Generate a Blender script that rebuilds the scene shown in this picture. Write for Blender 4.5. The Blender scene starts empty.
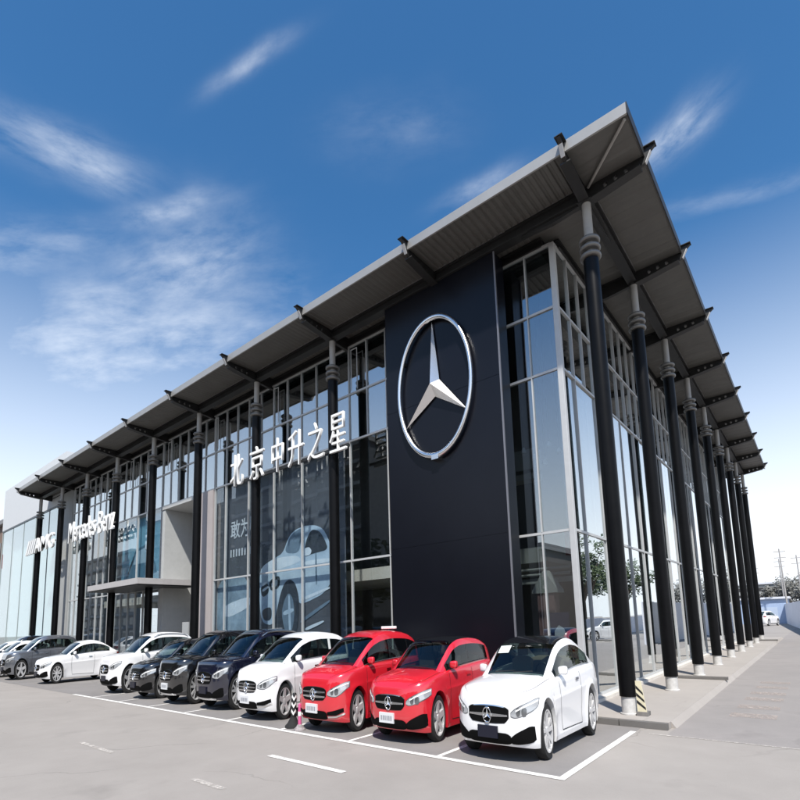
import bpy, bmesh, math, random
import numpy as np
from mathutils import Matrix, Vector

random.seed(7)
sc = bpy.context.scene
col = sc.collection
rad = math.radians

# ------------------------------------------------------------------ camera
def cam_rot(a, b, c):
    return Matrix.Rotation(a, 3, 'Z') @ Matrix.Rotation(b, 3, 'X') @ Matrix.Rotation(c, 3, 'Y')
CAM = Vector((3.637, -12.322, 2.249))
R = cam_rot(0.6696, 0.1316, 0.0330)
cd = bpy.data.cameras.new('camera')
cam = bpy.data.objects.new('camera', cd); col.objects.link(cam)
right, fwd, up = R.col[0], R.col[1], R.col[2]
M = Matrix((right, up, -fwd)).transposed().to_4x4()
M.translation = CAM
cam.matrix_world = M
cd.sensor_width = 36.0
cd.lens = 503.325 / 800 * 36.0
cd.shift_x = (400 - 415.035) / 800
cd.shift_y = (555.194 - 400) / 800
cd.clip_start = 0.1; cd.clip_end = 3000
sc.camera = cam

# ------------------------------------------------------------------ light
SUN_EL = rad(56)
SUN_AZ = math.atan2(0.62, -0.785)          # clockwise from +Y
sd = Vector((math.sin(SUN_AZ) * math.cos(SUN_EL), math.cos(SUN_AZ) * math.cos(SUN_EL), math.sin(SUN_EL)))
sun_data = bpy.data.lights.new('sun', 'SUN')
sun_data.energy = 3.6; sun_data.angle = rad(1.5); sun_data.color = (1.0, 0.955, 0.89)
sun = bpy.data.objects.new('sun', sun_data); col.objects.link(sun)
sun.rotation_euler = sd.to_track_quat('Z', 'Y').to_euler()

w = bpy.data.worlds.new('World'); sc.world = w; w.use_nodes = True
wn, wl = w.node_tree.nodes, w.node_tree.links
wn.clear()
def WN(t, **k):
    n = wn.new(t)
    for a, b in k.items(): setattr(n, a, b)
    return n
def wmath(op, a, b=None, clamp=False):
    n = WN('ShaderNodeMath', operation=op); n.use_clamp = clamp
    for i, v in enumerate((a, b)):
        if v is None: continue
        if isinstance(v, (int, float)): n.inputs[i].default_value = v
        else: wl.new(v, n.inputs[i])
    return n.outputs[0]
sky = WN('ShaderNodeTexSky', sky_type='NISHITA')
sky.sun_disc = False; sky.sun_elevation = SUN_EL; sky.sun_rotation = SUN_AZ
sky.altitude = 300; sky.air_density = 1.0; sky.dust_density = 0.6; sky.ozone_density = 3.0
hsv = WN('ShaderNodeHueSaturation'); hsv.inputs['Hue'].default_value = 0.496; hsv.inputs['Saturation'].default_value = 1.26; hsv.inputs['Value'].default_value = 1.16
wl.new(sky.outputs[0], hsv.inputs['Color'])
tc = WN('ShaderNodeTexCoord')
DIR = tc.outputs['Generated']
sep = WN('ShaderNodeSeparateXYZ'); wl.new(DIR, sep.inputs[0])
elev = sep.outputs['Z']
# projected cloud plane coordinates
den = wmath('ADD', wmath('MAXIMUM', elev, 0.0), 0.12)
px_, py_ = wmath('DIVIDE', sep.outputs['X'], den), wmath('DIVIDE', sep.outputs['Y'], den)
cmb = WN('ShaderNodeCombineXYZ'); wl.new(px_, cmb.inputs[0]); wl.new(py_, cmb.inputs[1])
mp = WN('ShaderNodeMapping'); mp.inputs['Rotation'].default_value = (0, 0, 0.6); mp.inputs['Scale'].default_value = (0.7, 2.0, 1)
wl.new(cmb.outputs[0], mp.inputs[0])
nz = WN('ShaderNodeTexNoise'); nz.inputs['Scale'].default_value = 1.5; nz.inputs['Detail'].default_value = 8; nz.inputs['Roughness'].default_value = 0.55; nz.inputs['Distortion'].default_value = 0.7
wl.new(mp.outputs[0], nz.inputs['Vector'])
def wdot(vec):
    n = WN('ShaderNodeVectorMath', operation='DOT_PRODUCT'); wl.new(DIR, n.inputs[0]); n.inputs[1].default_value = vec
    return n.outputs['Value']
# individual wisps: soft-edged streaky noise inside a patch of directions
def wisp(d, t, la, lb, amt, sd=0.0):
    d, t = Vector(d).normalized(), Vector(t).normalized(); b = d.cross(t)
    dt, db = wdot(t), wdot(b); dt0, db0 = dt, db
    wv = WN('ShaderNodeTexNoise'); wv.inputs['Scale'].default_value = 4.0; wv.inputs['Detail'].default_value = 3; wv.inputs['Roughness'].default_value = .55
    wl.new(DIR, wv.inputs['Vector']); ws_ = WN('ShaderNodeSeparateColor'); wl.new(wv.outputs['Color'], ws_.inputs[0])
    dt = wmath('ADD', dt, wmath('MULTIPLY', wmath('SUBTRACT', ws_.outputs[0], .5), la * 1.5))
    db = wmath('ADD', db, wmath('MULTIPLY', wmath('SUBTRACT', ws_.outputs[1], .5), lb * 3.0))
    q = wmath('ADD', wmath('POWER', wmath('ABSOLUTE', wmath('DIVIDE', dt, la)), 2.0), wmath('POWER', wmath('ABSOLUTE', wmath('DIVIDE', db, lb)), 2.0))
    near = wmath('GREATER_THAN', wdot(d), 0.3)
    g = wmath('POWER', 2.718, wmath('MULTIPLY', q, -1.7))
    cv = WN('ShaderNodeCombineXYZ'); wl.new(wmath('MULTIPLY', dt0, 9.0), cv.inputs[0]); wl.new(wmath('MULTIPLY', db0, 22.0), cv.inputs[1]); cv.inputs[2].default_value = sd
    n = WN('ShaderNodeTexNoise'); n.inputs['Scale'].default_value = 1.0; n.inputs['Detail'].default_value = 9; n.inputs['Roughness'].default_value = 0.62; n.inputs['Distortion'].default_value = 0.15
    wl.new(cv.outputs[0], n.inputs['Vector'])
    s = wmath('MULTIPLY', g, wmath('MULTIPLY', wmath('SUBTRACT', n.outputs['Fac'], 0.30), 2.6, True))
    return wmath('MULTIPLY', wmath('MULTIPLY', s, near), amt)
ws = [   # centre and run of each wisp as directions, half length, half width, amount
    wisp((-0.725, 0.200, 0.659), (0.269, 0.963, 0.004), 0.11, 0.034, 0.5, 1.0),
    wisp((-0.534, 0.346, 0.772), (0.822, 0.427, 0.377), 0.08, 0.012, 0.42, 2.0),
    wisp((-0.703, 0.318, 0.637), (0.625, 0.702, 0.340), 0.08, 0.022, 0.45, 3.0),
    wisp((-0.727, 0.363, 0.583), (0.649, 0.640, 0.411), 0.13, 0.075, 0.42, 4.0),
    wisp((-0.081, 0.727, 0.681), (0.944, -0.164, 0.287), 0.05, 0.026, 0.7, 5.0),
    wisp((-0.835, 0.306, 0.458), (0.469, 0.832, 0.298), 0.32, 0.09, 0.42, 6.0),
    wisp((-0.019, 0.807, 0.591), (0.977, 0.139, -0.159), 0.22, 0.018, 0.16, 7.0),
    wisp((-0.831, 0.148, 0.536), (0.371, 0.866, 0.336), 0.16, 0.05, 0.3, 8.0),
    wisp((-0.349, 0.638, 0.687), (0.934, 0.297, 0.198), 0.07, 0.018, 0.36, 9.0),
    wisp((-0.427, 0.525, 0.736), (0.809, 0.586, 0.052), 0.1, 0.04, 0.1, 10.0),
]
acc = ws[0]
for s in ws[1:]: acc = wmath('ADD', acc, s, True)
# broad thin cloud veil low over the horizon
low = wmath('SUBTRACT', 1.0, wmath('DIVIDE', wmath('SUBTRACT', elev, 0.16), 0.40), True)
veil = wmath('MULTIPLY', low, wmath('MULTIPLY', wmath('SUBTRACT', nz.outputs['Fac'], 0.36), 3.0, True))
haze_f = wmath('POWER', wmath('DIVIDE', wmath('SUBTRACT', 0.60, wmath('MAXIMUM', elev, 0.0)), 0.48, True), 1.35)
fac = wmath('MAXIMUM', wmath('ADD', acc, wmath('MULTIPLY', veil, 0.75), True), haze_f, True)
mix = WN('ShaderNodeMix', data_type='RGBA'); mix.inputs['B'].default_value = (7.6, 8.0, 8.5, 1)
wl.new(fac, mix.inputs['Factor']); wl.new(hsv.outputs[0], mix.inputs['A'])
bg = WN('ShaderNodeBackground'); bg.inputs['Strength'].default_value = 0.085
wl.new(mix.outputs['Result'], bg.inputs['Color'])
wo = WN('ShaderNodeOutputWorld'); wl.new(bg.outputs[0], wo.inputs[0])

vs = sc.view_settings
vs.view_transform = 'Standard'; vs.look = 'None'; vs.gamma = 1; vs.use_curve_mapping = False
vs.exposure = 0.85
sc.cycles.max_bounces = 10; sc.cycles.transparent_max_bounces = 16; sc.cycles.glossy_bounces = 5
sc.cycles.caustics_reflective = False; sc.cycles.caustics_refractive = False
sc.cycles.use_denoising = True
sc.render.film_transparent = False

# ------------------------------------------------------------------ materials
MATS = {}
def mat(name, c, rough=0.5, metal=0.0, var=0.0, scale=4.0, bump=0.0, bscale=40.0, coat=0.0, spec=0.5, c2=None, emis=None):
    if name in MATS: return MATS[name]
    m = bpy.data.materials.new(name); m.use_nodes = True
    nt = m.node_tree; b = nt.nodes['Principled BSDF']
    b.inputs['Roughness'].default_value = rough; b.inputs['Metallic'].default_value = metal
    b.inputs['Coat Weight'].default_value = coat; b.inputs['Coat Roughness'].default_value = 0.03
    b.inputs['Specular IOR Level'].default_value = spec
    c = (*c, 1.0)
    b.inputs['Base Color'].default_value = c
    if var > 0 or c2:
        t = nt.nodes.new('ShaderNodeTexCoord'); n = nt.nodes.new('ShaderNodeTexNoise')
        n.inputs['Scale'].default_value = scale; n.inputs['Detail'].default_value = 6; n.inputs['Roughness'].default_value = 0.65
        nt.links.new(t.outputs['Object'], n.inputs['Vector'])
        mx = nt.nodes.new('ShaderNodeMix'); mx.data_type = 'RGBA'
        lo = (*c2, 1) if c2 else tuple(x * (1 - var) for x in c[:3]) + (1,)
        hi = c if c2 else tuple(min(1, x * (1 + var)) for x in c[:3]) + (1,)
        mx.inputs['A'].default_value = lo; mx.inputs['B'].default_value = hi
        rp = nt.nodes.new('ShaderNodeMapRange'); rp.inputs['From Min'].default_value = .3; rp.inputs['From Max'].default_value = .7
        nt.links.new(n.outputs['Fac'], rp.inputs['Value']); nt.links.new(rp.outputs[0], mx.inputs['Factor'])
        nt.links.new(mx.outputs['Result'], b.inputs['Base Color'])
    if bump > 0:
        t = nt.nodes.new('ShaderNodeTexCoord'); n = nt.nodes.new('ShaderNodeTexNoise')
        n.inputs['Scale'].default_value = bscale; n.inputs['Detail'].default_value = 4
        nt.links.new(t.outputs['Object'], n.inputs['Vector'])
        bp = nt.nodes.new('ShaderNodeBump'); bp.inputs['Strength'].default_value = bump; bp.inputs['Distance'].default_value = 0.02
        nt.links.new(n.outputs['Fac'], bp.inputs['Height']); nt.links.new(bp.outputs[0], b.inputs['Normal'])
    if emis:
        b.inputs['Emission Color'].default_value = (*emis[0], 1); b.inputs['Emission Strength'].default_value = emis[1]
    MATS[name] = m
    return m

def glass_mat(name, tint, refl, rough=0.0, wave=0.0, ior=1.55):
    """Architectural glazing: mirror reflection rising with angle over tinted see-through."""
    if name in MATS: return MATS[name]
    m = bpy.data.materials.new(name); m.use_nodes = True
    nt = m.node_tree; nt.nodes.clear()
    o = nt.nodes.new('ShaderNodeOutputMaterial'); mx = nt.nodes.new('ShaderNodeMixShader')
    tr = nt.nodes.new('ShaderNodeBsdfTransparent'); tr.inputs[0].default_value = (*tint, 1)
    gl = nt.nodes.new('ShaderNodeBsdfGlossy'); gl.inputs['Roughness'].default_value = rough; gl.inputs['Color'].default_value = (.93, .96, .97, 1)
    fr = nt.nodes.new('ShaderNodeLayerWeight'); fr.inputs['Blend'].default_value = .5
    pw = nt.nodes.new('ShaderNodeMath'); pw.operation = 'POWER'; pw.inputs[1].default_value = 4.0; nt.links.new(fr.outputs['Facing'], pw.inputs[0])
    ad = nt.nodes.new('ShaderNodeMath'); ad.operation = 'ADD'; ad.use_clamp = True; ad.inputs[1].default_value = refl
    nt.links.new(pw.outputs[0], ad.inputs[0]); nt.links.new(ad.outputs[0], mx.inputs[0])
    nt.links.new(tr.outputs[0], mx.inputs[1]); nt.links.new(gl.outputs[0], mx.inputs[2]); nt.links.new(mx.outputs[0], o.inputs[0])
    if wave > 0:
        t = nt.nodes.new('ShaderNodeTexCoord'); n = nt.nodes.new('ShaderNodeTexNoise'); n.inputs['Scale'].default_value = 0.9; n.inputs['Detail'].default_value = 1
        nt.links.new(t.outputs['Object'], n.inputs['Vector'])
        bp = nt.nodes.new('ShaderNodeBump'); bp.inputs['Strength'].default_value = wave; bp.inputs['Distance'].default_value = 0.02
        nt.links.new(n.outputs['Fac'], bp.inputs['Height']); nt.links.new(bp.outputs[0], gl.inputs['Normal']); nt.links.new(bp.outputs[0], fr.inputs['Normal'])
    MATS[name] = m
    return m

def ground_mat(name, c1, c2, crack=0.32):
    m = bpy.data.materials.new(name); m.use_nodes = True
    nt = m.node_tree; b = nt.nodes['Principled BSDF']; b.inputs['Roughness'].default_value = 0.88
    t = nt.nodes.new('ShaderNodeTexCoord')
    def noise(s, d, r=.6):
        n = nt.nodes.new('ShaderNodeTexNoise'); n.inputs['Scale'].default_value = s; n.inputs['Detail'].default_value = d; n.inputs['Roughness'].default_value = r
        nt.links.new(t.outputs['Object'], n.inputs['Vector']); return n.outputs['Fac']
    big, mid, fine = noise(.16, 4), noise(1.3, 8, .7), noise(70, 3, .7)
    def mm(op, a, bb):
        n = nt.nodes.new('ShaderNodeMath'); n.operation = op
        for i, v in enumerate((a, bb)):
            if isinstance(v, (int, float)): n.inputs[i].default_value = v
            else: nt.links.new(v, n.inputs[i])
        return n.outputs[0]
    s = mm('ADD', mm('ADD', mm('MULTIPLY', big, .5), mm('MULTIPLY', mid, .32)), mm('MULTIPLY', fine, .25))
    rp = nt.nodes.new('ShaderNodeMapRange'); rp.inputs['From Min'].default_value = .36; rp.inputs['From Max'].default_value = .70
    nt.links.new(s, rp.inputs['Value'])
    mx = nt.nodes.new('ShaderNodeMix'); mx.data_type = 'RGBA'
    mx.inputs['A'].default_value = (*c1, 1); mx.inputs['B'].default_value = (*c2, 1)
    nt.links.new(rp.outputs[0], mx.inputs['Factor'])
    wp = nt.nodes.new('ShaderNodeTexNoise'); wp.inputs['Scale'].default_value = 1.1; wp.inputs['Detail'].default_value = 5
    nt.links.new(t.outputs['Object'], wp.inputs['Vector'])
    vm = nt.nodes.new('ShaderNodeVectorMath'); vm.operation = 'MULTIPLY_ADD'; vm.inputs[1].default_value = (.9, .9, 0)
    nt.links.new(wp.outputs['Color'], vm.inputs[0]); nt.links.new(t.outputs['Object'], vm.inputs[2])
    vo = nt.nodes.new('ShaderNodeTexVoronoi'); vo.feature = 'DISTANCE_TO_EDGE'; vo.inputs['Scale'].default_value = .22
    nt.links.new(vm.outputs[0], vo.inputs['Vector'])
    ck = nt.nodes.new('ShaderNodeMapRange'); ck.inputs['From Min'].default_value = .0015; ck.inputs['From Max'].default_value = .0055; ck.inputs['To Min'].default_value = 1; ck.inputs['To Max'].default_value = 0
    nt.links.new(vo.outputs['Distance'], ck.inputs['Value'])
    msk = nt.nodes.new('ShaderNodeMapRange'); msk.inputs['From Min'].default_value = .48; msk.inputs['From Max'].default_value = .58; nt.links.new(noise(.35, 3), msk.inputs['Value'])
    stn = nt.nodes.new('ShaderNodeMapRange'); stn.inputs['From Min'].default_value = .60; stn.inputs['From Max'].default_value = .74; stn.inputs['To Max'].default_value = .30; nt.links.new(noise(.62, 5, .55), stn.inputs['Value'])
    dk = mm('MAXIMUM', mm('MULTIPLY', mm('MULTIPLY', ck.outputs[0], msk.outputs[0]), crack), stn.outputs[0])
    m2 = nt.nodes.new('ShaderNodeMix'); m2.data_type = 'RGBA'; m2.inputs['B'].default_value = tuple(x * .42 for x in c1) + (1,)
    nt.links.new(mx.outputs['Result'], m2.inputs['A']); nt.links.new(dk, m2.inputs['Factor'])
    nt.links.new(m2.outputs['Result'], b.inputs['Base Color'])
    bp = nt.nodes.new('ShaderNodeBump'); bp.inputs['Strength'].default_value = .35; bp.inputs['Distance'].default_value = .01
    nt.links.new(fine, bp.inputs['Height']); nt.links.new(bp.outputs[0], b.inputs['Normal'])
    return m

# ------------------------------------------------------------------ mesh helpers
class MB:
    def __init__(s): s.v = []; s.f = []
    def add(s, vs, fs):
        o = len(s.v); s.v += [tuple(p) for p in vs]; s.f += [tuple(i + o for i in f) for f in fs]
        return s
    def box(s, x0, x1, y0, y1, z0, z1):
        return s.add([(x0,y0,z0),(x1,y0,z0),(x1,y1,z0),(x0,y1,z0),(x0,y0,z1),(x1,y0,z1),(x1,y1,z1),(x0,y1,z1)],
                     [(0,3,2,1),(4,5,6,7),(0,1,5,4),(1,2,6,5),(2,3,7,6),(3,0,4,7)])
    def tube(s, p0, p1, r0, r1=None, n=12, cap=True):
        r1 = r0 if r1 is None else r1
        p0, p1 = Vector(p0), Vector(p1); d = (p1 - p0).normalized()
        a = d.orthogonal().normalized(); b = d.cross(a)
        vs = []
        for p, r in ((p0, r0), (p1, r1)):
            for i in range(n):
                t = 2 * math.pi * i / n; vs.append(p + (a * math.cos(t) + b * math.sin(t)) * r)
        fs = [(i, (i + 1) % n, n + (i + 1) % n, n + i) for i in range(n)]
        if cap: fs += [tuple(range(n - 1, -1, -1)), tuple(range(n, 2 * n))]
        return s.add(vs, fs)
    def lathe(s, prof, n=24, c=(0, 0, 0), cap=True):      # (r, z) profile about the z axis
        vs = []
        for r, z in prof:
            for i in range(n):
                t = 2 * math.pi * i / n; vs.append((c[0] + r * math.cos(t), c[1] + r * math.sin(t), c[2] + z))
        fs = []
        for k in range(len(prof) - 1):
            for i in range(n):
                j = (i + 1) % n; fs.append((k*n+i, k*n+j, (k+1)*n+j, (k+1)*n+i))
        if cap and prof[0][0] > 1e-5: fs.append(tuple(range(n - 1, -1, -1)))
        if cap and prof[-1][0] > 1e-5: fs.append(tuple(range((len(prof)-1)*n, len(prof)*n)))
        return s.add(vs, fs)
    def grid(s, rows):
        n = len(rows[0]); vs = [p for r in rows for p in r]
        return s.add(vs, [(i*n+j, i*n+j+1, (i+1)*n+j+1, (i+1)*n+j) for i in range(len(rows)-1) for j in range(n-1)])
    def prism(s, poly, axis, a0, a1):           # convex-ish polygon (2D) extruded along axis
        n = len(poly)
        def P(q, a):
            return (a, q[0], q[1]) if axis == 'x' else ((q[0], a, q[1]) if axis == 'y' else (q[0], q[1], a))
        vs = [P(q, a0) for q in poly] + [P(q, a1) for q in poly]
        return s.add(vs, [tuple(range(n - 1, -1, -1)), tuple(range(n, 2*n))] + [(i, (i+1) % n, n + (i+1) % n, n + i) for i in range(n)])
    def mesh(s, name, fix=True, smooth=None):
        me = bpy.data.meshes.new(name); me.from_pydata([tuple(p) for p in s.v], [], s.f)
        if fix:
            bm = bmesh.new(); bm.from_mesh(me); bmesh.ops.remove_doubles(bm, verts=bm.verts, dist=1e-5)
            bmesh.ops.recalc_face_normals(bm, faces=bm.faces); bm.to_mesh(me); bm.free()
        if smooth:
            me.polygons.foreach_set('use_smooth', [True] * len(me.polygons)); me.set_sharp_from_angle(angle=rad(smooth))
        me.update(); return me
    def build(s, name, m, parent=None, smooth=None, loc=None, fix=True):
        o = bpy.data.objects.new(name, s.mesh(name, fix, smooth)); col.objects.link(o)
        o.data.materials.append(m)
        if parent is not None: o.parent = parent
        if loc is not None: o.location = loc
        return o
def tag(o, label=None, cat=None, group=None, kind=None):
    if label: o['label'] = label
    if cat: o['category'] = cat
    if group: o['group'] = group
    if kind: o['kind'] = kind
    return o
def empty(name, loc=(0, 0, 0), rz=0.0):
    o = bpy.data.objects.new(name, None); col.objects.link(o); o.location = loc; o.rotation_euler = (0, 0, rz); o.empty_display_size = .2
    return o
def inst(name, me, parent, loc, scale=None, rot=None):
    o = bpy.data.objects.new(name, me); col.objects.link(o); o.parent = parent; o.location = loc
    if scale: o.scale = scale
    if rot: o.rotation_euler = rot
    return o
def copy_tree(o, parent=None):
    c = o.copy(); col.objects.link(c); c.parent = parent
    for ch in o.children: copy_tree(ch, c)
    return c
def bevel(o, wd, seg=2):
    b = o.modifiers.new('bevel', 'BEVEL'); b.width = wd; b.segments = seg; b.limit_method = 'ANGLE'; b.angle_limit = rad(40)
    return o

def text_mesh(s, x0, x1, z0, z1, depth, y=0.0, bold=0.0, shear=0.0):
    """Letters as a mesh in the xz plane, front at y, running back by depth."""
    cu = bpy.data.curves.new('t', 'FONT'); cu.body = s; cu.extrude = 0.5; cu.offset = bold; cu.resolution_u = 3; cu.shear = shear
    o = bpy.data.objects.new('t', cu); col.objects.link(o)
    bpy.context.view_layer.update()
    me = bpy.data.meshes.new_from_object(o.evaluated_get(bpy.context.evaluated_depsgraph_get()))
    bpy.data.objects.remove(o)
    n = len(me.vertices); a = np.empty(n * 3); me.vertices.foreach_get('co', a); a = a.reshape(-1, 3)
    mn, mx = a.min(0), a.max(0)
    q = np.empty_like(a)
    q[:, 0] = x0 + (a[:, 0] - mn[0]) / (mx[0] - mn[0]) * (x1 - x0)
    q[:, 2] = z0 + (a[:, 1] - mn[1]) / (mx[1] - mn[1]) * (z1 - z0)
    q[:, 1] = y + depth * (0.5 - a[:, 2])
    me.vertices.foreach_set('co', q.ravel()); me.update()
    return me

# ------------------------------------------------------------------ dimensions
SF, SS, H = 4.907, 4.308, 13.0           # column spacing front / side, column height
YG, XG = 0.81, -1.30                      # glazing planes
ROAD = -0.14
# ------------------------------------------------------------------ ground
asphalt = ground_mat('light_asphalt', (.245, .225, .205), (.32, .295, .27))
bay_asphalt = ground_mat('bay_asphalt', (.165, .155, .148), (.24, .226, .216))
lane_asphalt = ground_mat('lane_asphalt', (.215, .20, .19), (.285, .262, .247))
paving = ground_mat('walkway_concrete', (.30, .275, .25), (.37, .34, .31))
kerbm = ground_mat('kerb_stone', (.10, .095, .09), (.17, .16, .15))
def paint_mat(name, c, wear):
    m = bpy.data.materials.new(name); m.use_nodes = True
    nt = m.node_tree; b = nt.nodes['Principled BSDF']; b.inputs['Roughness'].default_value = .7
    b.inputs['Base Color'].default_value = (*c, 1)
    t = nt.nodes.new('ShaderNodeTexCoord'); n = nt.nodes.new('ShaderNodeTexNoise'); n.inputs['Scale'].default_value = 9; n.inputs['Detail'].default_value = 9; n.inputs['Roughness'].default_value = .75
    nt.links.new(t.outputs['Object'], n.inputs['Vector'])
    rp = nt.nodes.new('ShaderNodeMapRange'); rp.inputs['From Min'].default_value = wear - .1; rp.inputs['From Max'].default_value = wear + .12
    nt.links.new(n.outputs['Fac'], rp.inputs['Value']); nt.links.new(rp.outputs[0], b.inputs['Alpha'])
    return m
paint = paint_mat('road_paint', (.72, .70, .66), .36)
paint_worn = paint_mat('worn_road_paint', (.60, .56, .51), .50)
paint_ghost = paint_mat('ghost_road_paint', (.42, .36, .32), .50)

def sheet(name, x0, x1, y0, y1, z, m):
    o = MB().add([(x0,y0,z),(x1,y0,z),(x1,y1,z),(x0,y1,z)], [(0,1,2,3)]).build(name, m)
    return tag(o, kind='structure')
sheet('ground', -900, 900, -900, 1300, ROAD, asphalt)
sheet('parking_bays', -75, 0.42, -4.87, -0.64, ROAD + .004, bay_asphalt)
sheet('side_lane', 1.02, 9.0, -1.20, 90, ROAD + .004, lane_asphalt)
wk = MB().box(-60, 0.95, -0.62, 40, ROAD - .1, 0.0)
wk.prism([(.951, -.001), (1.06, ROAD - .01), (.951, ROAD - .01)], 'y', -.45, 40)
tag(wk.build('walkway', paving), kind='structure')
# kerb stones along the front edge of the walkway
k = bpy.data.objects.new('kerb', None); col.objects.link(k); tag(k, kind='structure')
kme = bpy.data.meshes.new('kerb_stone')
kme = MB().box(0, .96, 0, .12, 0, .135).mesh('kerb_stone'); kme.materials.append(kerbm)
for i in range(30):
    inst('kerb_stone', kme, k, (-0.02 - .98 * i, -0.745, ROAD - .001))
# raised cross steps on the side walkway
for yy, x0 in ((7.35, -.45), (33.4, -.2)):
    o = MB().prism([(yy, 0.001), (yy + .16, .001), (yy + .16, .10), (yy + .03, .115), (yy, .09)], 'x', x0, 1.04).build('kerb_stone', kerbm, k)
# joint across the lane
sheet('lane_joint', 0.7, 30, -1.24, -1.185, ROAD + .008, paint_worn)
# painted parking lines
pl = bpy.data.objects.new('parking_markings', None); col.objects.link(pl); tag(pl, kind='structure')
def line(x0, x1, y0, y1, m=paint, z=ROAD + .009, name='painted_line'):
    return MB().add([(x0,y0,z),(x1,y0,z),(x1,y1,z),(x0,y1,z)], [(0,1,2,3)]).build(name, m, pl)
line(-19.6, 0.44, -4.93, -4.80)
line(0.32, 0.44, -4.795, -1.15)
for i in range(8):
    xx = -1.93 - 2.27 * i
    line(xx - .05, xx + .05, -4.795, -1.0)
line(-4.67, -2.67, -6.46, -6.34)
for a, b in ((-9.3, -7.6), (-4.5, -3.6)): line(a, b, -8.02, -7.92, paint_worn)
for i in range(6):
    y = 1.5 + 1.32 * i + random.uniform(-.1, .1)
    line(1.75 + .02 * i, 2.65, y, y + .55, paint_ghost)

# ------------------------------------------------------------------ building materials
m_black = mat('black_paint', (.0035, .0035, .004), .36, var=.3, scale=3, spec=.14)
m_pole = mat('grey_pole_paint', (.33, .32, .30), .42, var=.1)
m_ring = mat('ring_steel', (.16, .155, .145), .38, .3)
m_basew = mat('pale_column_foot', (.50, .49, .47), .6, var=.18, scale=9)
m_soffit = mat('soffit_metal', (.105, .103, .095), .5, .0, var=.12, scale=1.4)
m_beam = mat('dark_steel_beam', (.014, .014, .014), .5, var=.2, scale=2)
m_fascia = mat('fascia_aluminium', (.36, .355, .34), .42, .35, var=.08, scale=.7)
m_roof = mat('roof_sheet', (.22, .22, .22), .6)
m_navy = mat('navy_panel', (.0045, .0050, .0085), .30, var=.15, scale=.5, spec=.28)
m_alu = mat('white_aluminium', (.50, .51, .51), .40, .15, var=.05)
m_chrome = mat('chrome', (.80, .80, .80), .12, 1.0)
m_brushed = mat('brushed_chrome', (.78, .78, .78), .27, 1.0)
m_white = mat('white_letter', (.82, .82, .80), .35)
m_pier = mat('pinkish_grey_cladding', (.40, .365, .36), .5, var=.05, scale=1)
m_wall = mat('pale_render', (.34, .35, .345), .7, var=.06, scale=1.2)
m_int = mat('interior_wall', (.20, .19, .18), .8, var=.1)
m_intd = mat('interior_dark', (.035, .034, .036), .8)
m_intw = mat('interior_white', (.55, .53, .48), .7)
m_red = mat('red_panel', (.30, .015, .02), .5)
g_front = glass_mat('front_glass', (.94, .97, .98), .065, wave=.03)
g_corner = glass_mat('corner_glass', (.80, .85, .87), .24, wave=.02)
g_upper = glass_mat('upper_glass', (.70, .76, .78), .42, wave=.03)
g_side = glass_mat('side_glass', (.80, .84, .83), .46, wave=.02)
g_annex = glass_mat('annex_glass', (.88, .95, .95), .14, wave=.01)

# ------------------------------------------------------------------ showroom building
B = empty('showroom_building', (0, 0, 0))
tag(B, 'long dark showroom with overhanging flat roof, black columns and tall glass walls', 'building')

# roof
XL, XR, YF, YB = -44.75, 1.46, -1.42, 35.5
roof = MB().box(XL, XR, YF, YB, 13.40, 13.60).build('roof', m_roof, B)
MB().box(XL, XR + .006, YF - .05, YF - .002, 13.345, 13.625).build('fascia', m_fascia, roof)
MB().box(XR + .002, XR + .03, YF - .047, YB, 13.35, 13.63).build('side_fascia', m_beam, roof)
MB().box(XL - .03, XL - .002, YF - .047, YB, 13.35, 13.63).build('side_fascia', m_beam, roof)
# soffit sheets, ribbed, one per bay
def ribbed(x0, x1, y0, y1, along_y, pitch, dep, name='soffit_sheet'):
    z1, z0 = 13.392, 13.392 - dep
    a0, a1 = (x0, x1) if along_y else (y0, y1)
    n = max(1, int(round((a1 - a0) / pitch))); p = (a1 - a0) / n
    pr = []
    for i in range(n):
        s = a0 + i * p; pr += [(s, z1), (s + p * .3, z1), (s + p * .42, z0), (s + p * .88, z0)]
    pr.append((a1, z1))
    if along_y: rows = [[(a, y0, z) for a, z in pr], [(a, y1, z) for a, z in pr]]
    else: rows = [[(x0, a, z) for a, z in pr], [(x1, a, z) for a, z in pr]]
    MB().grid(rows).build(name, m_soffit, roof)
for i in range(10):
    xa, xb = -SF * i, -SF * (i + 1)
    if i == 9: xb = XL + .01
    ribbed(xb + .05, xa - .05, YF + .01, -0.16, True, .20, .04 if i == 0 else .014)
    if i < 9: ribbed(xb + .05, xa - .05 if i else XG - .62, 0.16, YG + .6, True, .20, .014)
ribbed(0.05, XR - .02, YF + .01, -.05, False, .7, .012)
for i in range(9):
    ya, yb = SS * i, SS * (i + 1)
    if i == 8: yb = YB - .01
    ribbed(0.16, XR - .02, ya + .05, yb - .05, False, .7, .012)
    ribbed(XG - .6, -0.16, ya + .05, yb - .05, False, .7, .012)

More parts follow.
